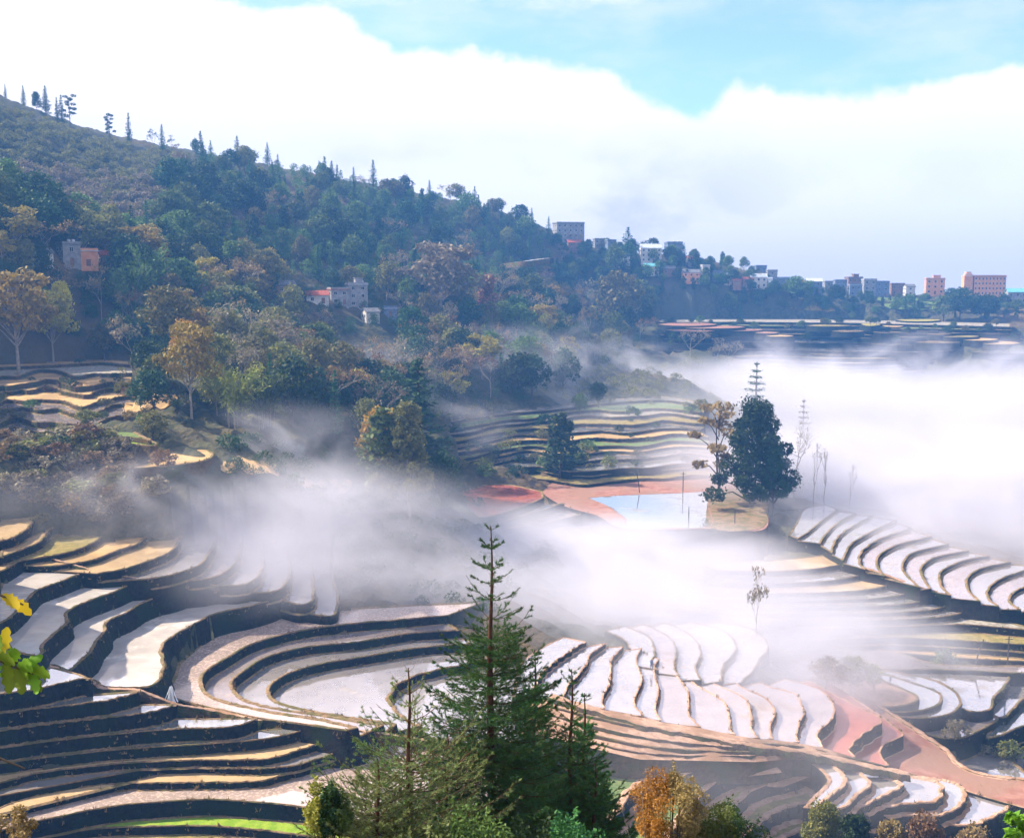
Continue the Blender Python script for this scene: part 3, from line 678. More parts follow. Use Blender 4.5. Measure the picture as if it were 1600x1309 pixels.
#==REST==
# ---------------------------------------------------------------- plant meshes
def tube(pts, rads, ns=5):
    """vertices and quads of a tapered tube along pts"""
    P = np.asarray(pts, float); n = len(P); T_ = np.gradient(P, axis=0); V = []
    for i in range(n):
        t = T_[i]/(np.linalg.norm(T_[i])+1e-9); a = np.cross(t, (0.3, .95, .1)); a /= np.linalg.norm(a)+1e-9; b_ = np.cross(t, a)
        for k in range(ns):
            w = 2*math.pi*k/ns; V.append(P[i]+(a*math.cos(w)+b_*math.sin(w))*rads[i])
    return np.array(V), [(i*ns+k, i*ns+(k+1) % ns, (i+1)*ns+(k+1) % ns, (i+1)*ns+k) for i in range(n-1) for k in range(ns)]
def tubes_mesh(name, tl, mats):
    V = []; Fc = []; o = 0
    for a, f in tl: V.append(a); Fc += [tuple(v+o for v in q_) for q_ in f]; o += len(a)
    V = np.vstack(V); me = bpy.data.meshes.new(name); me.from_pydata(V.tolist(), [], Fc); me.materials.append(MATS[mats])
    me.polygons.foreach_set('use_smooth', np.ones(len(Fc), bool)); me.update(); return me
def leaves(C, size, asp=.55, up=.35):
    """one bent quad per centre, random facing with a slight skyward bias"""
    n = len(C); nrm = rng.normal(0, 1, (n, 3)); nrm[:, 2] += up*2; nrm /= np.linalg.norm(nrm, axis=1)[:, None]
    a = np.cross(nrm, rng.normal(0, 1, (n, 3))); a /= np.linalg.norm(a, axis=1)[:, None]; b_ = np.cross(nrm, a)
    s_ = (size*rng.uniform(.6, 1.4, n))[:, None]; a *= s_; b_ *= s_*asp
    return np.stack([C-a, C-b_*.9+nrm*s_*.12, C+a, C+b_*.9+nrm*s_*.12], 1).reshape(-1, 3)
def ball(n, r=1.0):
    v = rng.normal(0, 1, (n, 3)); v /= np.linalg.norm(v, axis=1)[:, None]; return v*(rng.uniform(.25, 1, n)**.45)[:, None]*r
def broadleaf(hh, w, nc=13, nl=120, size=.34, trunk=.35, shape='round', leaf_up=.35, ns=5, droop=0):
    """limbs and leaf clumps; returns trunk tubes and crown quads"""
    tl = []; zt = hh*trunk; sway = rng.normal(0, hh*.03, 2)
    tr = np.array([(0, 0, -.8), (sway[0]*.3, sway[1]*.3, zt*.5), (sway[0], sway[1], zt), (sway[0]*1.6, sway[1]*1.6, hh*.78)])
    r0 = hh*.022; tl.append(tube(smooth_line(tr, 3), np.linspace(r0, r0*.25, 10), ns)); C = []
    for k in range(nc):
        t = (k+.5)/nc; an = k*2.4+rng.uniform(-.5, .5)
        if shape == 'round': zz = zt+(hh-zt)*(.12+.82*t); rr = w*.5*math.sin(math.pi*min(.95, .22+.72*t))*rng.uniform(.45, 1.0)
        elif shape == 'column': zz = hh*(.12+.82*t); rr = w*.5*(1-.75*t**2)*rng.uniform(.3, .8)
        elif shape == 'dense': zz = zt+(hh-zt)*(.06+.9*t); rr = w*.5*(1.08-.92*t**1.25)*rng.uniform(.3, 1.12)
        elif shape == 'umbrella': zz = zt+(hh-zt)*(.15+.8*t*rng.uniform(.8, 1.1)); rr = w*.5*rng.uniform(.3, 1.0)*(1.1-.45*t)
        elif shape == 'tiers': zz = hh*(.3+.66*t); rr = w*.5*rng.uniform(.3, 1.0)*(1.1-.5*t)
        e = np.array((math.cos(an)*rr+sway[0], math.sin(an)*rr+sway[1], min(zz, hh*.93)))
        b0 = np.array((sway[0]*t, sway[1]*t, max(zt*.7, zz-rr*.8-.4)))
        tl.append(tube([b0, (b0+e)/2+(0, 0, .15*rr), e], [r0*.38, r0*.24, r0*.1], 4))
        cr = w*.5*rng.uniform(.30, .52)*(.75 if shape in ('tiers', 'umbrella') else .62 if shape == 'dense' else 1)
        flat = {'round': .8, 'dense': .8, 'column': 1.1, 'umbrella': .6, 'tiers': .36}[shape]
        p = ball(int(nl*rng.uniform(.7, 1.3)), cr)*(1, 1, flat)+e
        # loose sprays round each clump so that the outline is broken
        p = np.vstack([p, e+ball(nl//7, cr*1.35)*(1, 1, flat)])
        C.append(p)
    C = np.vstack(C); C = C[C[:, 2] > hh*.08]
    return tl, leaves(C, size, .6, leaf_up)
def conifer(hh, w, nw=16, nb=7, size=.3, bare=.12, droop=.25, dens=1.0, topbare=.04):
    tl = [tube([(0, 0, -.8), (0, 0, hh*.5), (0, 0, hh)], [hh*.018, hh*.011, .03], 5)]; C = []
    for k in range(nw):
        t = k/(nw-1); z0 = hh*(bare+(1-bare-topbare)*t); L = w*.5*(1-t)**.8*rng.uniform(.8, 1.1)+.25
        for b_ in range(nb):
            if rng.random() < .12: continue
            an = 2*math.pi*(b_+rng.uniform(-.3, .3))/nb+k*.9; l = L*rng.uniform(.65, 1.12); d = np.array((math.cos(an), math.sin(an), 0))
            m_ = max(4, int(l*9*dens)); s_ = rng.uniform(.1, 1, m_)
            p = d*(s_*l)[:, None]+np.c_[rng.normal(0, .10*l+.05, (m_, 2)), z0-droop*l*s_+.12*l*s_**2*2+rng.normal(0, .08, m_)]
            C.append(p)
            if l > 1: tl.append(tube([(0, 0, z0), tuple(d*l*.9+(0, 0, z0-droop*l*.7))], [.05, .02], 3))
    C = np.vstack(C+[np.c_[np.zeros((6, 2)), np.linspace(hh*.93, hh, 6)]])
    return tl, leaves(C, size, .38, .8)
def bare(hh, w, depth=4, leafy=0, size=.25, spread=.6, trunkf=.38):
    tl = []; ends = []
    def grow(p, d, l, r, k):
        e = p+d*l; tl.append(tube([p, (p+e)/2+rng.normal(0, l*.05, 3), e], [r, r*.8, r*.62], 4 if k > 1 else 3))
        if k == 0: ends.append(e); return
        for _ in range(3 if k > 1 else 3):
            nd = d+rng.normal(0, spread, 3)*(w/hh*1.6, w/hh*1.6, .45)+(0, 0, .25); nd /= np.linalg.norm(nd); grow(e, nd, l*rng.uniform(.55, .8), r*.58, k-1)
    grow(np.array((0., 0, -.5)), np.array((0., 0, 1.)), hh*trunkf+.5, hh*.014, depth)
    Ev = np.array(ends); s_ = hh/max(Ev[:, 2].max(), 1e-3)
    tl = [(a*(1, 1, s_) if False else a*s_, f) for a, f in tl]; Ev *= s_
    C = np.repeat(Ev, max(1, leafy), 0)+rng.normal(0, hh*.03, (len(Ev)*max(1, leafy), 3))
    return tl, leaves(C, size, .5, .3)
def bamboo(hh, w, nc=26, size=.4):
    tl = []; C = []
    for k in range(nc):
        an = rng.uniform(0, 6.28); lean = rng.uniform(.1, .5)*w; h_ = hh*rng.uniform(.65, 1)
        d = np.array((math.cos(an), math.sin(an), 0)); b0 = d*rng.uniform(0, w*.18)
        t = np.linspace(0, 1, 7); P = b0+d*(lean*t**2.2)[:, None]+np.c_[np.zeros((7, 2)), h_*(t-.22*t**3)]
        P[0, 2] = -.5; tl.append(tube(P, np.linspace(.06, .02, 7), 3)); m_ = 75; s_ = rng.uniform(.3, 1, m_)
        q_ = np.stack([np.interp(s_, t, P[:, c]) for c in range(3)], 1)
        C.append(q_+rng.normal(0, .16*w*.35, (m_, 3))*(1, 1, .8))
    return tl, leaves(np.vstack(C), size, .28, .1)

SHAPES = {}
def reg(key, gen): tl, L = gen; SHAPES[key] = (tl, L)
for i in range(4): reg(('broad', i), broadleaf(10, 7.6, 17, 115, .31, .28))
reg(('dense', 0), broadleaf(10, 7.2, 46, 330, .15, .05, 'dense')); reg(('dense', 1), broadleaf(10, 5.2, 40, 260, .16, .2, 'dense'))
for i in range(3): reg(('column', i), broadleaf(10, 4.2, 13, 90, .32, .2, 'column'))
for i in range(3): reg(('umbrella', i), broadleaf(10, 8.0, 22, 95, .28, .38, 'umbrella'))
for i in range(3): reg(('tiers', i), broadleaf(10, 6.5, 13, 70, .27, .3, 'tiers'))
for i in range(4): reg(('conifer', i), conifer(10, 3.3+.5*i, 17, 7, .30))
for i in range(2): reg(('layered', i), conifer(10, 3.6, 10, 8, .22, .06, .12, 1.3))
for i in range(3): reg(('bare', i), bare(10, 7, 4, 0, .12))
for i in range(3): reg(('thin', i), bare(10, 7.5, 4, 5, .26))
for i in range(2): reg(('poplar', i), bare(10, 2.2, 3, 1, .14, .5, .5))
for i in range(2): reg(('bamboo', i), bamboo(10, 8))
for i in range(3): reg(('shrub', i), broadleaf(2.2, 3.4, 8, 60, .2, .1))
MC = {}
def tree_meshes(key, leafm, barkm):
    k = (key, leafm, barkm)
    if k not in MC:
        tl, L = SHAPES[key]
        a = tubes_mesh('trunk', tl, barkm); b_ = quads_mesh('crown', L, 4, leafm)
        # the same tree as one mesh, for those too far off to show a trunk
        V = [v for v, _ in tl]; o = 0; Fc = []
        use = tl if key[0] in ('thin', 'bare', 'poplar', 'umbrella') else tl[:1]; nv = 0
        for v, f in use: Fc += [tuple(k_+nv for k_ in q_) for q_ in f]; nv += len(v)
        Vall = np.vstack([v for v, _ in use]+[L]); me = bpy.data.meshes.new('tree')
        qd = np.vstack([np.array(Fc, dtype=np.int32), np.arange(len(L), dtype=np.int32).reshape(-1, 4)+nv])
        me.vertices.add(len(Vall)); me.vertices.foreach_set('co', Vall.astype(np.float32).ravel())
        me.loops.add(qd.size); me.loops.foreach_set('vertex_index', qd.ravel()); me.polygons.add(len(qd))
        me.polygons.foreach_set('loop_start', np.arange(0, qd.size, 4, dtype=np.int32))
        me.materials.append(MATS[barkm]); me.materials.append(MATS[leafm])
        me.polygons.foreach_set('material_index', np.r_[np.zeros(len(Fc), np.int32), np.ones(len(L)//4, np.int32)]); me.update(calc_edges=True)
        MC[k] = (a, b_, me)
    return MC[k]
LM = [(135,400,'the orange house'),(540,465,'the big concrete house'),(690,440,'the great grey tree'),(765,475,'the reddish tree'),(965,475,'the broad olive tree'),(888,358,'the grey flat roofed building'),(385,610,'the lime green bamboo'),
 (640,700,'the tall tree by the mist'),(90,180,'the skyline conifers'),(225,460,'the tall bamboo plume'),(1070,510,'the red field'),(1535,440,'the orange hotel'),(1458,435,'the orange tower house'),(1165,440,'the red roofed houses'),(1355,450,'the blue grey houses'),
 (30,550,'the golden tree at the left edge'),(400,260,'the start of the forested skyline'),(720,320,'the forested crest'),(450,360,'the dark upper woods'),(620,380,'the steep blue woods'),(270,710,'the tan tongue of field'),(60,635,'the orange tan field'),(1400,470,'the green village fields'),(1030,400,'the hilltop houses'),(90,670,'the grey tan field'),(30,780,'the misty bank'),(110,790,'the mid misty bank'),(190,790,'the right misty bank'),(40,725,'the upper misty bank'),(140,725,'the brushy shoulder'),(840,610,'the blue drifting mist'),(875,710,'the dark cone tree'),(1000,740,'the slanted pole'),(960,660,'the middle terraces'),(750,690,'the left mid terraces')]
LATE = []
def later(e, word, px, py, group):
    n_ = min(LM, key=lambda m_: (m_[0]-px)**2+((m_[1]-py)*1.4)**2); dx, dy = px-n_[0], (py-n_[1])*1.4
    rel = 'around' if dx*dx+dy*dy < 28**2 else ('left of' if dx < 0 else 'right of') if abs(dx) > abs(dy) else ('above' if dy < 0 else 'below')
    e['group'] = group; LATE.append((e, word, rel+' '+n_[2], px))
ORD = ['', 'second', 'third', 'fourth', 'fifth', 'sixth', 'seventh', 'eighth', 'ninth', 'tenth', 'eleventh', 'twelfth']
def settle():
    D_ = {}
    for e, w_, p_, px in LATE: D_.setdefault((w_, p_), []).append((px, e))
    for (w_, p_), L in D_.items():
        if len(w_.split())+len(p_.split()) > 12: p_ = p_.replace('the start of ', '').replace(' at the left edge', '').replace('the middle of ', '')
        L.sort(key=lambda t: t[0])
        for i, (px, e) in enumerate(L):
            if len(L) == 1: e['label'] = f'{w_} {p_}'
            elif i == 0: e['label'] = f'leftmost {w_} {p_}'
            elif i == len(L)-1: e['label'] = f'rightmost {w_} {p_}'
            elif i > 11: e['label'] = f'one of the {w_}s right of the twelfth, {p_}'; e['group'] = e['group']+' '+p_
            else: e['label'] = f'{ORD[min(i, 11)]} {w_} from the left, {p_}'
NM = {'broad': 'broadleaf_tree', 'dense': 'broadleaf_tree', 'column': 'columnar_tree', 'umbrella': 'flat_crowned_tree', 'tiers': 'tiered_tree', 'conifer': 'conifer_tree', 'layered': 'conifer_tree',
      'bare': 'bare_tree', 'thin': 'thin_leaved_tree', 'poplar': 'bare_tree', 'bamboo': 'bamboo_clump', 'shrub': 'shrub'}
SZ = {'shrub': 2.2}; LASTP = [None]
def plant(kind, var, loc, h_, leafm, barkm='bark', wf=1.0, label=None, cat='tree', group=None, parts=True, rz=None):
    key = (kind, var % sum(1 for k in SHAPES if k[0] == kind)); a, b_, one = tree_meshes(key, leafm, barkm); s_ = h_/SZ.get(kind, 10)
    rz = rng.uniform(0, 6.28) if rz is None else rz
    if parts:
        e = empty(NM[kind], loc, rz); e.scale = (s_*wf, s_*wf, s_)
        t = bpy.data.objects.new('stem' if kind in ('shrub', 'bamboo') else 'trunk', a); COL.objects.link(t); t.parent = e
        c = bpy.data.objects.new('crown', b_); COL.objects.link(c); c.parent = e
    else:
        e = bpy.data.objects.new(NM[kind], one); COL.objects.link(e); e.location = loc; e.rotation_euler = (0, 0, rz); e.scale = (s_*wf, s_*wf, s_)
    if kind == 'broad' and leafm in ('leaf_olive', 'leaf_orange', 'leaf_brown', 'leaf_grey', 'leaf_lime', 'leaf_bright'): e.name = 'autumn_tree'
    tag(e, label, cat, group); LASTP[0] = e; return e
def stand(px, py, D=None, dz=0):
    """a point on the ground below pixel (px, py) at distance D, or where the ground is hit"""
    if D is None:
        p = hit(px, py)
        if p is None: return None
        return (p[0], p[1], level(p[0], p[1])+dz)
    x, y, z = atD(px, py, D); return (x, y, level(x, y)+dz)
def hpx(pt, pixels):                      # height in metres of something that many pixels tall
    return pixels*math.hypot(pt[0], pt[1])/F*1.0

# ---------------------------------------------------------------- single trees one can point to
SP = [
 ('broad',1,243,655,66,None,'leaf_dark','bark',1.2,'dark tree at the right end of the stepped brown fields'),
 ('broad',2,252,628,62,None,'leaf_green','bark',1.1,'green tree behind the dark tree at the end of the stepped brown fields'),
 ('broad',0,238,690,44,None,'leaf_olive','bark',1.3,'low olive tree just above the tan tongue of field'),
 ('broad',3,232,598,58,None,'leaf_dark','bark',1.1,'dark tree at the top right of the stepped brown fields'),
 # kind, var, px, base y, height in px, D, leaf, bark, width factor, label
 ('dense',1,640,812,190,None,'leaf_olive','bark_pale',.95,'tall olive green tree with bare lower trunks standing at the edge of the mist'),
 ('column',1,612,800,165,None,'leaf_green','bark_pale',1.2,'narrow bright green tree in front of the tall olive tree by the mist'),
 ('broad',2,600,760,120,None,'leaf_orange','bark',.8,'rusty orange tree at the left side of the tall olive tree'),
 ('conifer',1,655,735,175,None,'leaf_dark','bark',1.6,'dark pointed tree rising behind the tall olive tree by the mist'),
 ('broad',3,690,800,95,None,'leaf_dark','bark',.8,'dark low tree at the right foot of the tall olive tree'),
 ('column',0,874,756,106,None,'leaf_dark','bark',1.25,'solitary dark cone shaped tree beside the red earth above the pond'),
 ('dense',0,1170,806,165,None,'leaf_dark','bark',1.05,'large dense dark green tree at the right end of the pond'),
 ('dense',1,1208,806,112,None,'leaf_dark','bark',.9,'dark round tree in the shade of the large tree by the pond'),
 ('tiers',0,1124,790,160,None,'leaf_brown','bark',.85,'slender tree with rusty flat sprays left of the large pond tree'),
 ('layered',0,1180,664,98,400,'leaf_dark','bark_pale',1.5,'narrow layered conifer standing in the mist behind the pond tree'),
 ('layered',1,1254,690,84,385,'leaf_grey','bark_pale',1.2,'faint layered conifer fading into the mist right of the pond tree'),
 ('bare',0,1241,784,126,None,'leaf_grey','bark_pale',.8,'tall leafless tree with thin spreading twigs in the white mist'),
 ('poplar',0,1271,800,104,None,'leaf_grey','bark_pale',.8,'leafless pole like tree beside the blue paddy'),
 ('poplar',1,1288,800,90,None,'leaf_grey','bark_pale',1.1,'small leafless tree with a round twig head beside the blue paddy'),
 ('poplar',0,1328,800,74,None,'leaf_grey','bark_pale',1.0,'ghostly leafless tree almost lost in the white mist'),
 ('thin',2,1180,1035,128,None,'leaf_grey','bark_pale',.36,'thin grey tree fading in the mist above the curved paddies'),
 ('umbrella',1,300,655,145,None,'leaf_gold','bark_pale',.75,'golden yellow tree with a slim pale trunk at the edge of the tan terraces'),
 ('umbrella',2,292,600,92,None,'leaf_orange','bark_pale',.7,'orange crowned tree above the bamboo'),
 ('bamboo',0,372,668,120,None,'leaf_lime','bark_pale',.95,'feathery lime green bamboo at the edge of the dark hollow'),
 ('bamboo',1,415,668,105,None,'leaf_green','bark_pale',.85,'green bamboo right of the lime green bamboo by the dark hollow'),
 ('broad',1,340,650,78,None,'leaf_lime','bark_pale',.8,'light green tree between the golden tree and the bamboo'),
 ('broad',0,455,670,105,None,'leaf_dark','bark',1.0,'dark tree leaning over the hollow right of the bamboo'),
 ('bamboo',0,228,500,135,None,'leaf_green','bark_pale',.7,'tall plume of green bamboo on the left slope'),
 ('bamboo',1,205,515,110,None,'leaf_green','bark_pale',.8,'broad green bamboo on the left slope below the orange house'),
 ('broad',2,205,470,95,None,'leaf_dark','bark',.8,'dark domed tree above the green bamboo on the left slope'),
 ('umbrella',0,30,590,150,None,'leaf_gold','bark_pale',.95,'large golden olive tree with bare trunks at the left edge'),
 ('umbrella',1,85,585,105,None,'leaf_gold','bark_pale',.8,'gold tree with bare trunks beside the larger one at the left edge'),
 ('broad',1,101,540,68,None,'leaf_bright','bark',.7,'small bright yellow tree on the left slope'),
 ('broad',2,165,585,55,None,'leaf_olive','bark',.9,'olive rounded tree by the upper left terraces'),
 ('thin',0,208,590,80,None,'leaf_grey','bark_pale',.9,'grey feathery tree leaning over the upper left terraces'),
 ('umbrella',0,215,430,70,None,'leaf_gold','bark',1.6,'long golden crowned tree right of the orange house'),
 ('umbrella',1,690,505,125,None,'leaf_grey','bark_pale',1.2,'great grey leafless tree in the middle of the woods'),
 ('column',2,765,520,90,None,'leaf_red','bark',1.1,'reddish brown pointed tree among the woods'),
 ('conifer',2,762,560,60,None,'leaf_dark','bark',1.2,'dark green conifer below the reddish tree'),
 ('broad',0,850,545,52,None,'leaf_lime','bark',.8,'small yellow green tree in the middle woods'),
 ('broad',3,965,520,92,None,'leaf_olive','bark',1.0,'broad olive tree at the foot of the village'),
 ('broad',2,1000,510,70,None,'leaf_green','bark',1.0,'green tree left of the red field below the village'),
 ('broad',1,965,436,45,None,'leaf_green','bark',1.1,'wide green tree among the uphill houses'),
 ('conifer',3,981,392,56,705,'needle','bark',1.3,'dark pointed conifer on the skyline above the village'),
 ('broad',3,912,368,30,700,'leaf_dark','bark',.9,'dark tree beside the grey flat roofed building'),
 ('broad',1,1248,444,34,700,'leaf_green','bark',1.3,'bushy green tree on the village skyline'),
 ('umbrella',2,1226,436,20,700,'leaf_green','bark',1.0,'small umbrella shaped tree on the village skyline'),
 ('umbrella',1,1358,430,18,715,'leaf_dark','bark',1.0,'small dark umbrella tree above the blue grey houses'),
 ('conifer',0,1430,444,38,700,'needle','bark',.8,'slim dark conifer on the skyline left of the orange tower house'),
 ('conifer',2,1416,446,24,700,'needle','bark',.8,'shorter conifer left of the slim skyline conifer'),
 ('conifer',1,1438,446,27,700,'needle','bark',.8,'conifer between the slim skyline conifer and the orange tower house'),
 ('thin',2,1478,444,32,690,'leaf_grey','bark_pale',1.2,'wispy leafless tree right of the orange tower house'),
 ('broad',0,1500,482,46,690,'leaf_dark','bark',1.3,'dark tree mass in front of the orange hotel'),
 ('broad',2,1545,484,38,690,'leaf_dark','bark',1.4,'dark round tree below the long wall of the hotel'),
 ('broad',3,1475,478,36,690,'leaf_green','bark',1.1,'green tree left of the orange hotel'),
 ('thin',1,1078,568,52,None,'leaf_grey','bark_pale',.9,'thin leaved dark tree at the edge of the mist below the red field'),
 ('thin',0,1060,570,50,None,'leaf_dark','bark',.8,'spindly dark tree in the mist below the red field'),
 ('broad',1,1085,590,30,None,'leaf_olive','bark',1.5,'low bush like tree in the mist below the red field'),
 ('thin',2,1120,580,48,None,'leaf_grey','bark_pale',.9,'first of the pale misty trees right of the spindly dark tree'),
 ('thin',1,1138,578,42,None,'leaf_grey','bark_pale',.8,'second of the pale misty trees right of the spindly dark tree'),
 ('broad',0,1256,626,46,None,'leaf_dark','bark',1.0,'blurred dark tree deep in the white mist'),
 ('umbrella',0,1234,628,26,None,'leaf_dark','bark',.9,'small blurred tree left of the dark tree in the mist'),
 ('broad',2,1352,660,26,None,'leaf_grey','bark',1.0,'faint round tree nearly hidden by the mist'),
 ('thin',0,755,700,60,None,'leaf_olive','bark',1.2,'sprawling olive tree on the small mid terraces'),
 ('thin',2,795,735,62,None,'leaf_olive','bark',.9,'twiggy tree between the mid terraces and the dark cone tree'),
 ('broad',2,935,640,40,None,'leaf_dark','bark',1.0,'dark bushy tree at the head of the middle terraces'),
 ('broad',0,905,655,32,None,'leaf_green','bark',1.0,'green bush like tree left of the dark bushy tree over the middle terraces'),
 ('thin',2,195,660,80,None,'leaf_olive','bark',.5,'sparse olive sapling among the tan terraces'),
 ('broad',2,1330,1102,58,None,'leaf_olive','bark',1.3,'rounded hazy bush covered mound beside the promontory'),
 ('broad',0,1290,1095,48,None,'leaf_grey','bark',1.4,'grey green bush in the haze left of the promontory mound'),
 ('broad',1,1365,1104,40,None,'leaf_lime','bark',1.0,'yellow green bush next to the bare earth of the promontory'),
]
for k_, v_, px, py, hp, D, lf, bk, wf, lb in SP:
    p = stand(px, py, D)
    if p is None: print('MISS', lb); continue
    plant(k_, v_, p, hpx(p, hp), lf, bk, wf, lb, 'tree', None, True, rz=(1.0+.7*v_))
# conifers along the left skyline
for i, (px, py, hp, kd, lb) in enumerate([(10,176,44,'conifer','lone slim conifer at the far left of the skyline'),(38,182,48,'conifer','second skyline conifer from the left, with open branches'),(58,190,46,'broad','dark rounded tree on the skyline left of the tallest conifer'),
     (73,194,60,'conifer','tallest dark conifer in the skyline cluster'),(90,196,44,'conifer','narrow conifer right of the tallest skyline conifer'),(97,194,46,'conifer','thin pointed conifer in the middle of the skyline cluster'),
     (110,198,52,'tiers','skyline tree with an open tiered crown'),(172,216,40,'tiers','leaning tiered tree alone on the falling skyline'),(202,222,46,'conifer','solitary dense conifer on the falling skyline'),
     (240,232,30,'thin','small twiggy tree beside the conifer right of the solitary one'),(254,238,44,'conifer','dark conifer on the skyline above the scrub slope'),(268,240,28,'thin','thin pale tree right of the skyline conifer above the scrub'),
     (305,248,30,'broad','dark rounded tree where the forest begins on the skyline')]):
    e_ = ray(px, py); p = atD(px, py, np.interp(px, [0,150,300], [598,592,618])); p = (p[0], p[1], level(p[0], p[1])-.5)
    top = atD(px, py-hp, math.hypot(p[0], p[1]))[2]
    plant(kd, i, p, max(6, top-p[2]), 'needle' if kd == 'conifer' else 'leaf_dark', 'bark', .8 if kd == 'conifer' else .7, lb)

# ---------------------------------------------------------------- woods: individual trees sampled over the slopes
def inpx(poly, px, py): return bool(inpoly(np.array(poly, float), np.array([px]), np.array([py]))[0])
def woods(poly, n, mix, hr, group, lab, gap=5.0, seed=1, parts=False):
    r_ = random.Random(seed); got = []; xs = [p[0] for p in poly]; ys = [p[1] for p in poly]; tries = 0; tot = sum(m[3] for m in mix)
    while len(got) < n and tries < n*25:
        tries += 1; px, py = r_.uniform(min(xs), max(xs)), r_.uniform(min(ys), max(ys))
        if not inpx(poly, px, py): continue
        if any(a < px < b_ and c < py < d for a, b_, c, d in ((84,192,408,500),(415,520,448,520),(505,625,470,590),(2,46,345,405))): continue
        p = hit(px, py)
        if p is None or any((p[0]-a)**2+(p[1]-b_)**2 < gap*gap for a, b_ in got): continue
        if any(inpoly(P, np.array([p[0]]), np.array([p[1]]))[0] for P, h in POLYS if P[:, 0].min() < p[0] < P[:, 0].max() and P[:, 1].min() < p[1] < P[:, 1].max()): continue
        got.append((p[0], p[1])); t = r_.uniform(0, tot)
        for kd, lf, bk, wt, word in mix:
            t -= wt
            if t <= 0: break
        hh_ = r_.uniform(*hr); big = 'tall ' if hh_ > hr[0]+(hr[1]-hr[0])*.66 else 'short ' if hh_ < hr[0]+(hr[1]-hr[0])*.33 else ''
        word = word if word.startswith(('small', 'slender')) else big+word
        e = plant(kd, r_.randrange(9), (p[0], p[1], p[2]-.3), hh_, lf, bk, r_.uniform(.8, 1.25)*(1 if kd != 'conifer' else .95), 'x', 'tree', None, parts)
        later(e, word, px, py, 'trees '+group)
    print(group, len(got)); return got
BL = [('broad','leaf_green','bark',3,'mid green leafy tree'),('broad','leaf_dark','bark',3,'dark green leafy tree'),('conifer','needle','bark',9,'slender dark conifer'),('column','leaf_dark','bark',1.5,'narrow dark tree'),('thin','leaf_grey','bark_pale',1.5,'grey twiggy tree'),('broad','leaf_olive','bark',1.2,'olive leafy tree')]
woods([(285,245),(450,262),(600,292),(750,322),(862,352),(866,430),(800,462),(560,458),(440,440),(300,425),(190,400),(260,340)], 210, BL, (8, 17), 'of the upper hillside forest', 'in the hazy blue forest of the upper hillside', 4.6, 2)
woods([(0,335),(190,390),(300,425),(450,445),(440,500),(330,560),(180,560),(150,500),(0,520)], 120, [('broad','leaf_green','bark',3,'green rounded tree'),('broad','leaf_olive','bark_pale',3,'olive brown rounded tree'),('umbrella','leaf_gold','bark_pale',1.6,'golden flat crowned tree'),('broad','leaf_dark','bark',3,'deep green rounded tree'),('thin','leaf_brown','bark_pale',1.5,'brown half bare tree'),('column','leaf_green','bark',1,'narrow green tree')],
      (10, 17), 'of the left slope', 'on the wooded left slope around the orange house', 5.2, 3, True)
woods([(440,450),(560,462),(800,465),(870,440),(1000,470),(1025,500),(1010,548),(900,580),(880,620),(700,655),(560,700),(440,660),(330,600),(345,560)], 230, [('thin','leaf_grey','bark_pale',3,'grey brown feathery tree'),('broad','leaf_olive','bark_pale',3,'olive tinted leafy tree'),('broad','leaf_green','bark',2,'fresh green leafy tree'),('broad','leaf_dark','bark',3,'blackish green leafy tree'),('conifer','needle','bark',1.3,'small pointed conifer'),('thin','leaf_brown','bark_pale',2,'brown thin leaved tree'),('umbrella','leaf_gold','bark_pale',.7,'yellowed flat crowned tree')],
      (10, 16.5), 'of the middle woods', 'in the valley woods above the mist', 4.8, 4, True)
woods([(868,420),(930,425),(1000,432),(1180,462),(1330,470),(1340,500),(1180,495),(1040,495),(980,470),(870,450)], 90, [('broad','leaf_dark','bark',4,'dark leafy tree'),('broad','leaf_green','bark',2,'green leafy tree'),('column','leaf_dark','bark',1.5,'narrow shady tree'),('conifer','needle','bark',1,'pointed conifer')],
      (6, 11), 'of the village slope', 'on the slope just below the village houses', 5, 5)
woods([(860,366),(940,380),(1000,392),(1080,398),(1160,420),(1200,438),(1180,455),(1000,430),(870,420)], 60, [('broad','leaf_dark','bark',3,'dark bushy tree'),('broad','leaf_green','bark',2,'green bushy tree'),('conifer','needle','bark',2,'small dark conifer'),('thin','leaf_grey','bark_pale',1,'pale twiggy tree')],
      (6, 11), 'among the hilltop houses', 'between the houses on the hilltop', 5, 6)
# trees along the village crest
r_ = random.Random(9)
for i in range(46):
    px = 960+ i*14+r_.uniform(-5, 5); D = r_.uniform(690, 735); py = np.interp(px, [940,1050,1150,1250,1450,1600], [398,412,432,448,460,466])
    p = stand(px, py, D); kd, lf, wd_ = r_.choice([('broad','leaf_dark','dark shade tree'),('broad','leaf_green','leafy green tree'),('conifer','needle','pointed dark conifer'),('column','leaf_dark','narrow dark tree')])
    t_ = 13 if px < 1160 else 7
    later(plant(kd, r_.randrange(6), p, r_.uniform(.6, 1)*t_, lf, 'bark', 1.0, 'x', 'tree', None, False), wd_+' on the crest', px, py, 'trees along the village crest')
for i in range(40):
    px = r_.uniform(1150, 1600); py = r_.uniform(468, 494); p = hit(px, py)
    if not p: continue
    plant('broad', r_.randrange(4), (p[0], p[1], level(p[0], p[1])), r_.uniform(3.5, 8), r_.choice(['leaf_dark', 'leaf_green']), 'bark', 1.3, 'x', 'tree', None, False); later(LASTP[0], 'low field edge tree', px, py, 'low trees between the fields below the village')

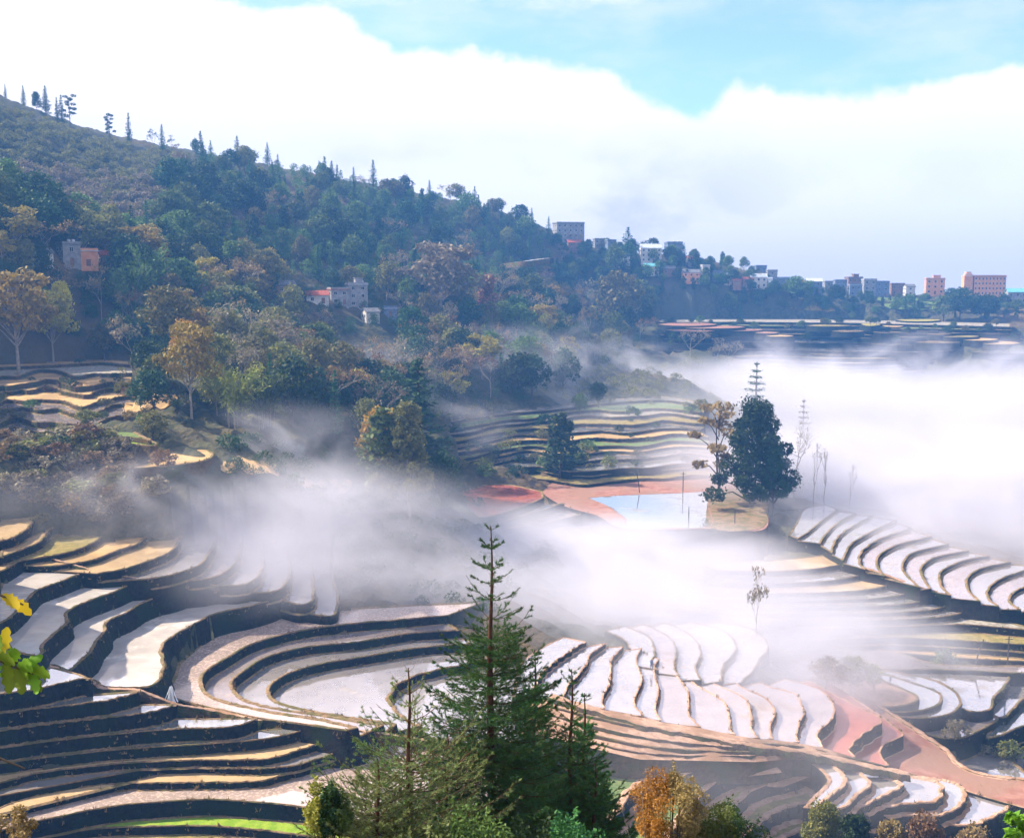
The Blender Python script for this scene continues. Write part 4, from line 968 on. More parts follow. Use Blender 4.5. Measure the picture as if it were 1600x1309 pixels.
# tufts of grass and weeds on the bunds and banks
P0 = []
for P, h in POLYS:
    d_ = np.hypot(*P.mean(0))
    if d_ > 300 or len(P) < 8: continue
    n_ = len(P); T_ = np.roll(P, -1, 0)-P; L_ = np.hypot(T_[:, 0], T_[:, 1]); N_ = np.c_[T_[:, 1], -T_[:, 0]]/(L_[:, None]+1e-9); tot = L_.sum()
    m_ = int(tot*(1.6 if d_ < 220 else .8)); ix = rng.choice(n_, m_, p=L_/tot); clump = np.sin(ix*.7+h)+np.sin(ix*.23+h*3) > -.3; ix = ix[clump]
    q_ = P[ix]+T_[ix]*rng.random((len(ix), 1)); dn = rng.random(len(ix))**2*1.3
    P0.append(np.c_[q_+N_[ix]*(dn*.25-.1)[:, None], h+.08-dn])
P0 = np.vstack(P0); nb_ = 7; m_ = len(P0); B0 = np.repeat(P0, nb_, 0)+rng.normal(0, .10, (m_*nb_, 3))*(1, 1, .2); hgt = rng.uniform(.15, .5, (m_*nb_, 1))*np.repeat(rng.uniform(.5, 1.3, (m_, 1)), nb_, 0)
tip = B0+np.c_[rng.normal(0, .13, (m_*nb_, 2)), hgt]; sd2 = rng.normal(0, 1, (m_*nb_, 3))*(.05, .05, 0)
tri_ = np.stack([B0-sd2, B0+sd2, tip], 1).reshape(-1, 3); half = len(tri_)//6*3
for nm_, T__, mt_ in (('grass', tri_[:half], 'leaf_brown'), ('grass', tri_[half:], 'leaf_olive')):
    o = bpy.data.objects.new(nm_, quads_mesh(nm_, T__, 3, mt_)); COL.objects.link(o); tag(o, 'dry tufts of grass along the paddy bunds' if mt_ == 'leaf_brown' else 'green weeds along the paddy bunds and banks', None, None, 'stuff')
print('tufts', m_)
for i in range(60):
    px, py = r_.uniform(690, 1120), r_.uniform(640, 748); p = hit(px, py)
    if p is None: continue
    plant('shrub', r_.randrange(3), (p[0], p[1], level(p[0], p[1])), r_.uniform(1.0, 3.6), r_.choice(['leaf_dark', 'leaf_green', 'leaf_olive']), 'bark', 1.2, 'x', 'shrub', None, False); later(LASTP[0], 'green terrace shrub', px, py, 'shrubs on the middle terraces')
# brush on the lower left slope
for i in range(85):
    px, py = r_.uniform(-10, 260), r_.uniform(690, 830)
    if px > 200 and py < 740: continue
    p = hit(px, py)
    if not p: continue
    plant('shrub', r_.randrange(3), (p[0], p[1], level(p[0], p[1])), r_.uniform(1.4, 3.0), r_.choice(['leaf_brown', 'leaf_grey', 'leaf_grey', 'leaf_olive']), 'bark', 1.3, 'x', 'shrub', None, False); later(LASTP[0], 'brown grey wintry shrub', px, py, 'shrubs on the misty bank at the left')
for i in range(60):
    px, py = r_.uniform(-10, 350), r_.uniform(560, 720); p = hit(px, py)
    if p is None or any(inpoly(P, np.array([p[0]]), np.array([p[1]]))[0] for P, h in POLYS): continue
    plant('shrub', r_.randrange(3), p, r_.uniform(1.2, 2.6), r_.choice(['leaf_brown', 'leaf_dark', 'leaf_green', 'leaf_olive']), 'bark', 1.2, 'x', 'shrub', None, False); later(LASTP[0], 'rough terrace shrub', px, py, 'shrubs between the tan terraces at the left')
for i, (px, py, hm, lf, lb) in enumerate([(1568,1205,2.2,'leaf_olive','small round bush by the red path'),(1581,1212,2.6,'leaf_olive','round green bush next to the red path at the right edge'),(1540,1204,1.5,'leaf_grey','low grey bush by the red path'),(1490,1175,2.6,'leaf_grey','grey bush on the dark bank above the red path'),(1285,-118,-1256,'leaf_olive','rounded olive bush below the lower right paddies'),(1335,-116,-1268,'leaf_dark','dark shrub at the bottom beside the rounded olive shrub'),(1440,-118,-1272,'leaf_brown','rusty shrub on the lower right bank'),(1395,-117,-1280,'leaf_brown','brown shrub on the lower right bank'),(90,815,3.0,'leaf_olive','green bush at the left above the tan paddies'),(1475,1050,3.4,'leaf_green','thin green bush on the bank behind the promontory'),(1520,-117,-1292,'leaf_brown','brown shrub at the bottom right corner')]):
    p = stand(px, 1300, -py) if py < 0 else stand(px, py)
    if hm < 0: hm = atD(px, -hm, -py)[2]-p[2]
    if p and py < 0: plant('dense', i, p, hm, lf, 'bark', .8, lb, 'shrub').name = 'bush'
    elif p: plant('shrub', i, p, hm, lf, 'bark', 1.0, lb, 'shrub')

for i in range(34):
    px = 1022+i*17.5+r_.uniform(-8, 8); p = stand(px, 470, r_.uniform(606, 640))
    plant('broad', r_.randrange(4), p, r_.uniform(2.2, 5.5), r_.choice(['leaf_dark', 'leaf_green', 'leaf_olive']), 'bark', 1.4, 'x', 'tree', None, False); later(LASTP[0], 'small bushy field edge tree', px, 500, 'small trees along the far field edges')
for i in range(26):
    px, py = r_.uniform(-10, 230), r_.uniform(585, 700); p = hit(px, py)
    if p: plant('shrub', r_.randrange(3), (p[0], p[1], level(p[0], p[1])), r_.uniform(.8, 2.0), r_.choice(['leaf_dark', 'leaf_green', 'leaf_olive', 'leaf_brown']), 'bark', 1.3, 'x', 'shrub', None, False); later(LASTP[0], 'small shrub on the brown steps', px, py, 'shrubs on the stepped brown fields')
# masses nobody could count: far woodland and scrub
def mass(name, label, poly, n, keys, leafm, sc, seed, frac=.4, dz=-.3):
    r2 = random.Random(seed); out = []; xs = [p[0] for p in poly]; ys = [p[1] for p in poly]; t = 0
    while t < n:
        px, py = r2.uniform(min(xs), max(xs)), r2.uniform(min(ys), max(ys))
        if not inpx(poly, px, py): continue
        t += 1; p = hit(px, py)
        if p is None: continue
        L = SHAPES[r2.choice(keys)][1].reshape(-1, 4, 3); L = L[rng.random(len(L)) < frac].reshape(-1, 3)
        a = r2.uniform(0, 6.28); c, s_ = math.cos(a), math.sin(a); k = r2.uniform(*sc)
        out.append(np.c_[(L[:, 0]*c-L[:, 1]*s_)*k+p[0], (L[:, 0]*s_+L[:, 1]*c)*k+p[1], L[:, 2]*k+p[2]+dz])
    me = quads_mesh(name, np.vstack(out), 4, leafm); o = bpy.data.objects.new(name, me); COL.objects.link(o)
    tag(o, label, None, None, 'stuff'); return o
up = [(-40,170),(0,170),(150,220),(300,248),(450,270),(600,300),(750,330),(862,358),(866,440),(600,465),(300,430),(0,340),(-40,330)]
mass('woodland', 'hazy undergrowth of the hillside forest', [(280,250),(450,268),(600,298),(862,358),(866,440),(600,465),(200,400)], 620, [('broad', 1), ('broad', 2), ('column', 0)], 'leaf_green', (.5, .9), 11, .35)
mass('undergrowth', 'dark undergrowth of the valley woods', [(0,440),(300,430),(560,460),(1010,480),(1000,548),(880,620),(720,650),(560,700),(430,670),(330,600),(160,560),(0,520)], 520, [('broad', 0), ('broad', 3)], 'leaf_dark', (.25, .6), 12, .3)
mass('scrub', 'dry scrub covering the smooth upper slope', [(-40,175),(0,165),(150,218),(330,255),(450,300),(280,350),(0,350),(-40,350)], 900, [('shrub', 0), ('shrub', 1)], 'leaf_olive', (.9, 1.7), 13, .5)
mass('scrub', 'grey green scrub at the foot of the upper slope', [(-40,260),(330,300),(480,330),(300,420),(0,345)], 500, [('shrub', 2), ('shrub', 1)], 'leaf_grey', (1.2, 2.4), 14, .5)
mass('hillside_brush', 'low brush on the misty valley sides', [(860,560),(1100,575),(1600,575),(1600,700),(1150,740),(1120,640),(880,640)], 300, [('shrub', 0), ('shrub', 2)], 'leaf_olive', (.8, 1.6), 15, .5)
mass('hillside_brush', 'dark brush on the banks around the bowl of paddies', [(350,690),(560,700),(740,780),(900,900),(760,960),(560,930),(480,800),(360,760)], 160, [('shrub', 1), ('shrub', 2)], 'leaf_dark', (.6, 1.3), 16, .5)
#==REST2==
# ---------------------------------------------------------------- houses
simple('wall_grey', (.22, .22, .23), (.32, .32, .32), .8, .9, 0, 4, .1)
simple('wall_pale', (.48, .46, .43), (.60, .57, .52), .8, .9, 0, 4, .1)
simple('wall_orange', (.66, .30, .15), (.74, .38, .20), .8, .9, 0, 4, .1)
simple('wall_brick', (.20, .12, .10), (.27, .17, .13), .8, .9, 0, 4, .1)
simple('wall_blue', (.13, .17, .26), (.19, .23, .32), .8, .9, 0, 4, .1)
simple('roof_red', (.34, .09, .06), (.45, .14, .09), 1.5, .85, 0, 4, .1)
simple('roof_grey', (.12, .12, .13), (.22, .22, .23), 1.5, .85, 0, 4, .1)
simple('roof_light', (.45, .50, .55), (.58, .62, .66), 1.5, .5, 0, 4, .3)
simple('roof_turquoise', (.12, .38, .42), (.18, .48, .52), 1.5, .6, 0, 4, .3)
simple('frame_white', (.6, .6, .58), (.7, .7, .68), 2, .7)
simple('concrete', (.28, .28, .27), (.38, .37, .36), 2, .9)
simple('tank_metal', (.7, .72, .74), (.8, .8, .82), 2, .35)
m, nt, b = mat('glass_dark'); b.inputs['Base Color'].default_value = (.02, .025, .035, 1); b.inputs['Roughness'].default_value = .12
def box(x0, y0, z0, x1, y1, z1):
    V = [(x0,y0,z0),(x1,y0,z0),(x1,y1,z0),(x0,y1,z0),(x0,y0,z1),(x1,y0,z1),(x1,y1,z1),(x0,y1,z1)]
    return V, [(0,3,2,1),(4,5,6,7),(0,1,5,4),(1,2,6,5),(2,3,7,6),(3,0,4,7)]
def join(parts):
    V = []; Fc = []
    for v, f in parts: o = len(V); V += list(map(tuple, v)); Fc += [tuple(k+o for k in q_) for q_ in f]
    return V, Fc
def holed_wall(w, z0, z1, holes, y, t=.25):
    """front wall in the xz plane with real openings; holes: (xa, za, xb, zb)"""
    xs = sorted({-w/2, w/2, *[h_[0] for h_ in holes], *[h_[2] for h_ in holes]}); zs = sorted({z0, z1, *[h_[1] for h_ in holes], *[h_[3] for h_ in holes]}); P = []
    for a, b_ in zip(xs, xs[1:]):
        for c, d in zip(zs, zs[1:]):
            mx_, mz_ = (a+b_)/2, (c+d)/2
            if not any(h_[0] < mx_ < h_[2] and h_[1] < mz_ < h_[3] for h_ in holes): P.append(box(a, y, c, b_, y+t, d))
    return P
def house(x0, x1, yt, yb, D, wall, roof, label, kind='flat', rz=None, floors=None, cols=None, extra=None, dep=None, side_wall=None):
    """pixel span x0..x1, roof line yt, foot yb, at distance D"""
    cx = (x0+x1)/2; q0 = None
    for dy in range(0, 36, 3):
        q0 = hit(cx, yb+dy)
        if q0 is not None and math.hypot(q0[0], q0[1]) > .7*D: break
    yb += dy*.8; yt += dy*.8
    if q0 and .7*D < math.hypot(q0[0], q0[1]) < 1.25*D: D = math.hypot(q0[0], q0[1])
    p = atD(cx, yb, D); w = (x1-x0)/F*D*.92; hh = (yb-yt)/F*D*.82; hh = max(hh, 3.0)
    az = math.atan2(p[0], p[1]); rz = -az+R(rz if rz is not None else 14)
    w = w/(abs(math.cos(rz+az))+.45*abs(math.sin(rz+az)))
    dep = dep or max(5, min(10, w*.7)); g = level(p[0], p[1]); sink = max(1.5, p[2]-g+1.5)
    r = empty('house' if kind != 'hotel' else 'hotel', p, rz); tag(r, label, 'house' if kind != 'hotel' else 'hotel', 'houses of the hill village' if x0 > 850 else 'houses on the wooded slope')
    floors = floors or max(1, round(hh/3.1)); cols = cols or max(1, int(w/3.2)); fh = hh/floors; cw = w/cols; holes = []; wins = []; door = None
    for f in range(floors):
        for c in range(cols):
            xa = -w/2+cw*(c+.5)-min(.65, cw*.25); xb = xa+2*min(.65, cw*.25)
            if f == 0 and c == cols//2: holes.append((xa, .0, xb, min(2.1, fh*.8))); door = holes[-1]; continue
            holes.append((xa, f*fh+fh*.3, xb, f*fh+fh*.78)); wins.append(holes[-1])
    P = holed_wall(w, 0, hh, holes, -dep/2)+[box(-w/2, -dep/2+.25, -sink, -w/2+.25, dep/2, hh), box(w/2-.25, -dep/2+.25, -sink, w/2, dep/2, hh), box(-w/2+.25, dep/2-.25, -sink, w/2-.25, dep/2, hh),
                                             box(-w/2, -dep/2, -sink, w/2, -dep/2+.25, 0)]
    # window openings on the left gable are closed with frames set into shallow panels
    V, Fc = join(P); mesh_obj('wall', V, Fc, wall, parent=r)
    for h_ in wins[:100]:
        xa, za, xb, zb = h_; y = -dep/2+.12; t = .09
        V, Fc = join([box(xa, y, za, xa+t, y+.1, zb), box(xb-t, y, za, xb, y+.1, zb), box(xa+t, y, za, xb-t, y+.1, za+t), box(xa+t, y, zb-t, xb-t, y+.1, zb), box((xa+xb)/2-.03, y, za+t, (xa+xb)/2+.03, y+.1, zb-t)])
        f_ = mesh_obj('window', V, Fc, 'frame_white', parent=r)
        V, Fc = box(xa+t, y+.04, za+t, xb-t, y+.06, zb-t); mesh_obj('pane', V, Fc, 'glass_dark', parent=f_)
    for f in range(floors):                                       # side windows, proud of the wall
        for yy in (-dep*.2, dep*.2):
            z0 = f*fh+fh*.35; V, Fc = join([box(-w/2-.06, yy-.55, z0, -w/2-.002, yy+.55, z0+1.1)]); f_ = mesh_obj('window', V, Fc, 'frame_white', parent=r)
            V, Fc = box(-w/2-.08, yy-.45, z0+.1, -w/2-.062, yy+.45, z0+1.0); mesh_obj('pane', V, Fc, 'glass_dark', parent=f_)
    if door: V, Fc = box(door[0], -dep/2+.1, 0, door[2], -dep/2+.18, door[3]); mesh_obj('door', V, Fc, 'wall_brick', parent=r)
    o = .35
    if kind == 'gable':
        rh = w*.0+dep*.28; V = [(-w/2-o, -dep/2-o, hh-.1), (w/2+o, -dep/2-o, hh-.1), (w/2+o, 0, hh+rh), (-w/2-o, 0, hh+rh), (-w/2-o, dep/2+o, hh-.1), (w/2+o, dep/2+o, hh-.1)]
        V += [(x, y, z+.22) for x, y, z in V]
        Fc = [(0,3,2,1),(3,4,5,2),(6,7,8,9),(9,8,11,10),(0,1,7,6),(5,4,10,11),(0,6,9,3),(3,9,10,4),(1,2,8,7),(2,5,11,8)]; mesh_obj('roof', V, Fc, roof, parent=r)
        V = [(-w/2+.1, -dep/2+.2, hh), (-w/2+.1, dep/2-.2, hh), (-w/2+.1, 0, hh+rh-.15), (w/2-.1, -dep/2+.2, hh), (w/2-.1, dep/2-.2, hh), (w/2-.1, 0, hh+rh-.15)]
        mesh_obj('gable', V, [(0,1,2),(3,5,4),(0,2,5,3),(1,4,5,2),(0,3,4,1)], wall, parent=r)
    else:
        V, Fc = box(-w/2-o, -dep/2-o, hh, w/2+o, dep/2+o, hh+.22); rf = mesh_obj('roof', V, Fc, roof, parent=r)
        V, Fc = join([box(-w/2-.1, -dep/2-.1, hh+.22, w/2+.1, -dep/2+.1, hh+.9), box(-w/2-.1, dep/2-.1, hh+.22, w/2+.1, dep/2+.1, hh+.9), box(-w/2-.1, -dep/2+.1, hh+.22, -w/2+.1, dep/2-.1, hh+.9), box(w/2-.1, -dep/2+.1, hh+.22, w/2+.1, dep/2-.1, hh+.9)])
        mesh_obj('parapet', V, Fc, wall, parent=rf)
        if kind == 'hut':
            V, Fc = join([box(-w*.1, -dep*.3, hh+.22, w*.28, dep*.2, hh+2.5), box(-w*.1-.3, -dep*.3-.3, hh+2.5, w*.28+.3, dep*.2+.3, hh+2.7)]); mesh_obj('stair_hut', V, Fc, wall, parent=rf)
        if extra == 'tank':
            for dx in (.05, .3):
                a, f = tube([(w*dx, 0, hh+.22), (w*dx, 0, hh+1.6), (w*dx, 0, hh+1.7)], [.5, .5, .1], 10); mesh_obj('water_tank', a, f, 'tank_metal', parent=rf)
    return r
HS = [
 (8,38,334,352,415,'wall_grey','roof_grey','grey flat roofed house with white tanks at the far left','flat','tank'),
 (93,123,379,414,400,'wall_grey','roof_grey','grey concrete house touching the orange house','flat','tank'),
 (122,152,390,416,392,'wall_orange','roof_light','orange walled house among the trees on the left slope','flat',None),
 (154,182,398,414,398,'wall_brick','roof_red','low red roofed house right of the orange house','gable',None),
 (366,388,424,436,470,'wall_pale','roof_red','small red roofed house above the olive woods','gable',None),
 (425,462,444,458,465,'wall_brick','roof_grey','long low brown house left of the red roofs','gable',None),
 (476,514,460,474,462,'wall_pale','roof_red','bright red roofed house beside the big concrete house','gable',None),
 (512,545,448,476,458,'wall_grey','roof_red','lower brown topped wing of the big concrete house','flat',None),
 (540,575,438,480,455,'wall_grey','roof_light','big bare concrete house in the middle of the woods','hut','tank'),
 (566,592,486,500,440,'wall_pale','roof_grey','half ruined pale house below the big concrete house','gable',None),
 (598,620,482,494,445,'wall_blue','roof_light','small pale blue house right of the ruined house','flat',None),
 (862,914,344,380,715,'wall_grey','roof_grey','long grey flat roofed building on top of the hill','flat',None),
 (884,910,377,392,690,'wall_brick','roof_red','red roofed house under the long grey building','gable',None),
 (946,962,364,382,705,'wall_blue','roof_grey','small dark blue house left of the skyline conifer','flat',None),
 (998,1034,384,410,700,'wall_pale','roof_light','pale house with a light roof in the middle of the village hill','gable',None),
 (1038,1066,374,398,712,'wall_blue','roof_grey','blue grey house above the pale house','flat','tank'),
 (1004,1030,414,428,680,'wall_pale','roof_turquoise','low house with a turquoise roof','gable',None),
 (1030,1056,418,430,684,'wall_brick','roof_grey','low brown house right of the turquoise roof','gable',None),
 (1064,1094,424,440,680,'wall_orange','roof_grey','long low house with an orange gable end','gable',None),
 (1094,1108,412,436,690,'wall_pale','roof_light','narrow pale tower house with a sunlit corner','flat',None),
 (1143,1158,436,450,690,'wall_brick','roof_red','first small red roofed house on the crest','gable',None),
 (1157,1176,434,450,694,'wall_brick','roof_red','red roofed house with a taller gable on the crest','gable',None),
 (1170,1198,430,450,700,'wall_pale','roof_light','pale roofed house above the red roofs','gable',None),
 (1178,1197,409,428,728,'wall_blue','roof_grey','square dark blue block on the skyline','flat',None),
 (1197,1214,414,430,732,'wall_grey','roof_grey','smaller square block beside the dark blue skyline block','flat',None),
 (1200,1236,433,447,705,'wall_blue','roof_light','long house with a light edge to its roof','flat',None),
 (1258,1284,437,458,715,'wall_blue','roof_light','blue gabled house behind the bushy skyline tree','gable',None),
 (1286,1300,434,450,725,'wall_grey','roof_grey','plain grey box house between blue houses','flat',None),
 (1302,1322,436,458,722,'wall_blue','roof_grey','blue grey house left of the tall stepped house','flat',None),
 (1320,1346,431,458,725,'wall_brick','roof_grey','tall stepped brown house on the crest','hut',None),
 (1326,1346,443,463,708,'wall_blue','roof_light','blue house with a white balcony band','flat',None),
 (1346,1368,434,463,716,'wall_grey','roof_light','grey house with a pale flat roof in the blue row','flat',None),
 (1366,1388,438,463,720,'wall_blue','roof_grey','dark blue house at the right end of the blue row','flat',None),
 (1388,1412,442,462,724,'wall_brick','roof_grey','brown house right of the blue row','flat',None),
 (1445,1474,424,450,722,'wall_orange','roof_grey','orange tower house with a dark rooftop room','hut',None),
 (926,944,372,388,712,'wall_grey','roof_grey','plain grey house right of the long grey building','flat',None),
 (968,984,398,412,690,'wall_pale','roof_grey','pale house below the skyline conifer','gable',None),
 (1072,1088,402,416,700,'wall_grey','roof_red','small red roofed grey house right of the blue grey house','gable',None),
 (1112,1130,422,438,695,'wall_blue','roof_grey','blue house right of the narrow pale tower','flat',None),
 (1128,1144,428,444,700,'wall_pale','roof_light','small white house left of the first small red roof','gable',None),
 (1238,1256,440,455,712,'wall_brick','roof_red','reddish house left of the blue gabled house','gable',None),
 (1412,1428,446,462,724,'wall_pale','roof_grey','small pale house left of the skyline conifers','gable',None),
 (1486,1504,452,468,728,'wall_grey','roof_light','low grey house between the orange tower house and the hotel','flat',None),
 (60,80,396,412,405,'wall_pale','roof_grey','small pale house left of the grey concrete house','gable',None),
 (1572,1602,455,474,735,'wall_grey','roof_turquoise','turquoise roofed shed at the right edge','gable',None),
]
for i, (x0, x1, yt, yb, D, wl, rf, lb, kd, ex) in enumerate(HS): house(x0, x1, yt, yb, D, wl, rf, lb, kd, extra=ex, rz=[14, 22, 8, 18][i % 4])
hr = house(1519, 1568, 429, 462, 728, 'wall_orange', 'roof_grey', 'large orange hotel with a stepped stair tower at its left end', 'hotel', rz=12, floors=4, cols=9, dep=9)
w_ = 49/F*728
for i, (a_, t_) in enumerate([(0, 12.6), (.6, 13.9), (1.3, 15.1)]):
    V, Fc = box(-w_/2-5.2+a_, -4.4+a_, (0 if i == 0 else 12.6+(i-1)*1.3)-(3 if i == 0 else 0), -w_/2+.1-a_*.8, 4-a_, t_); tw = mesh_obj('stair_tower' if i == 0 else 'tower_storey', V, Fc, 'wall_orange', parent=hr)
    V, Fc = box(-w_/2-5.5+a_, -4.7+a_, t_, -w_/2+.3-a_*.8, 4.3-a_, t_+.25); mesh_obj('cornice', V, Fc, 'frame_white', parent=hr)
# pale village lane and rooftop posts
ribbon([(1325,460,-13.2),(1370,463,-13.8),(1400,468,-15.4),(1425,473,-17)], 3, 'path', 'lane', 1, .3)
ribbon([(786,413,6.0),(820,409,7.0),(850,405,9.0),(862,404,9.4)], 3, 'concrete', 'lane', 3, .3)

# ---------------------------------------------------------------- poles and people
simple('pole_wood', (.05, .045, .045), (.09, .08, .075), 3, .9)
def pole(px, py, h_lv, hp, lean, label, arm=True):
    p = at(px, py, h_lv); D = math.hypot(p[0], p[1]); hm = hp/F*D*1.05; r = empty('utility_pole', p); tag(r, label, 'pole', 'wooden poles on the terraces')
    a, f = tube([(0, 0, -1), (lean*.5, 0, hm*.5), (lean, 0, hm)], [.14, .12, .09], 7); mesh_obj('post', a, f, 'pole_wood', parent=r)
    if arm:
        V, Fc = box(lean-.7, -.05, hm*.9, lean+.7, .05, hm*.9+.1); c = mesh_obj('crossarm', V, Fc, 'pole_wood', parent=r)
        for x in (-.55, .55):
            a, f = tube([(lean+x, 0, hm*.9+.1), (lean+x, 0, hm*.9+.3)], [.05, .03], 6); mesh_obj('insulator', a, f, 'frame_white', parent=c)
    return r
pole(1000, 769, HP+.3, 30, -.9, 'slanted dark pole standing on the red earth behind the pond')
pole(1067, 770, HP+.3, 32, 0, 'upright dark pole behind the pond near its right end')
pole(1076, 818, HP+.2, 26, 0, 'short thin stake standing in the pond', False)
pole(1521, 1041, HW[-1], 40, 1.6, 'leaning pole at the back edge of the large flat paddy')
pole(1574, 1041, HW[-1], 44, 0, 'straight pole right of the leaning one behind the large flat paddy')
pole(1148, 818, HP+.2, 20, 0, 'small stake at the foot of the large pond tree', False)
simple('cloth_dark', (.02, .025, .045), (.035, .04, .06), 4, .9); simple('cloth_blue', (.05, .08, .18), (.07, .1, .22), 4, .9)
simple('skin', (.35, .2, .13), (.4, .24, .16), 4, .6); simple('straw', (.4, .3, .15), (.5, .38, .2), 9, .9)
def person(p, rz, shirt, label, stride=.18):
    r = empty('person', p, rz); tag(r, label, 'person')
    J = [(0,0,.93,.13),(0,0,1.12,.12),(0,0,1.34,.15),(0,0,1.46,.07),(0,.01,1.56,.085),(0,.01,1.68,.08),
         (.19,0,1.38,.06),(.25,-.03,1.12,.045),(.24,.08,.88,.035),(-.19,0,1.38,.06),(-.25,.02,1.12,.045),(-.23,.12,.9,.035),
         (.1,0,.86,.09),(.11,stride*.6,.48,.065),(.11,stride*.5,.07,.045),(.11,stride*.5+.14,.03,.035),(-.1,0,.86,.09),(-.11,-stride*.3,.48,.065),(-.11,-stride,.07,.045),(-.11,-stride+.14,.03,.035)]
    E = [(0,1),(1,2),(2,3),(3,4),(4,5),(2,6),(6,7),(7,8),(2,9),(9,10),(10,11),(0,12),(12,13),(13,14),(14,15),(0,16),(16,17),(17,18),(18,19)]
    me = bpy.data.meshes.new('body'); me.from_pydata([j[:3] for j in J], E, []); me.materials.append(MATS[shirt]); o = bpy.data.objects.new('body', me); COL.objects.link(o); o.parent = r
    md = o.modifiers.new('skin', 'SKIN'); md.use_smooth_shade = True
    for i, j in enumerate(J): me.skin_vertices[0].data[i].radius = (j[3], j[3]); me.skin_vertices[0].data[i].use_root = i == 0
    o.modifiers.new('sub', 'SUBSURF').levels = 1; o.modifiers['sub'].render_levels = 1
    a, f = tube([(0, .01, 1.66), (0, .01, 1.70), (0, .01, 1.84)], [.24, .22, .02], 12); mesh_obj('hat', a, f, 'straw', parent=r)
    a, f = tube([(0, .012, 1.50), (0, .015, 1.56), (0, .014, 1.66)], [.06, .092, .075], 10); mesh_obj('face', a, f, 'skin', parent=r)
    return r
person(at(1391, 1070, -68.6), .6, 'cloth_dark', 'person in dark clothes standing at the inner edge of the bare earth promontory')
person(at(1018, 1046, -57.9), 2.2, 'cloth_blue', 'faint person standing on a paddy bund in the mist')
# water spilling from the channel beside the round bowl
m, nt, b = mat('falling_water'); b.inputs['Base Color'].default_value = (.85, .9, .95, 1); b.inputs['Roughness'].default_value = .25
tl = []
for k in range(16):
    x = rng.normal(0, .35); y = rng.normal(0, .25); t = rng.uniform(0, .6)
    tl.append(tube([(x*.2, y, 1.9-t*.5), (x*.4, y-.15, 1.3-t*.4), (x*.8, y-.3, .5), (x*1.2, y-.4, -.1)], [.02, .05, .07, .12], 4))
p = at(268, 1094, -51.6); me = tubes_mesh('water_spout', tl, 'falling_water'); o = bpy.data.objects.new('water_spout', me); COL.objects.link(o); o.location = p
tag(o, 'thin white spill of water splashing off the dark bank beside the ridge path', 'waterfall')

# ---------------------------------------------------------------- foreground conifers
def needles(P0, P1, n, ln, wd):
    """flat tapered needles round twig segments P0-P1 (arrays), n for each"""
    m_ = len(P0); t = rng.uniform(0, 1.04, (m_, n, 1)); ax = P1-P0; L = np.linalg.norm(ax, axis=1)[:, None]+1e-9; u = ax/L
    base = P0[:, None]+ax[:, None]*t; r1 = rng.normal(0, 1, (m_, n, 3)); r1 -= (r1*u[:, None]).sum(-1, keepdims=True)*u[:, None]
    r1[..., 2] += .25; r1 /= np.linalg.norm(r1, axis=-1, keepdims=True)+1e-9
    d = r1*.75+u[:, None]*.62; s_ = ln*rng.uniform(.7, 1.2, (m_, n, 1)); tip = base+d*s_
    sd_ = np.cross(d, rng.normal(0, 1, (m_, n, 3))); sd_ /= np.linalg.norm(sd_, axis=-1, keepdims=True)+1e-9; sd_ *= wd*.5
    return np.stack([base-sd_, base+sd_, tip], 2).reshape(-1, 3)
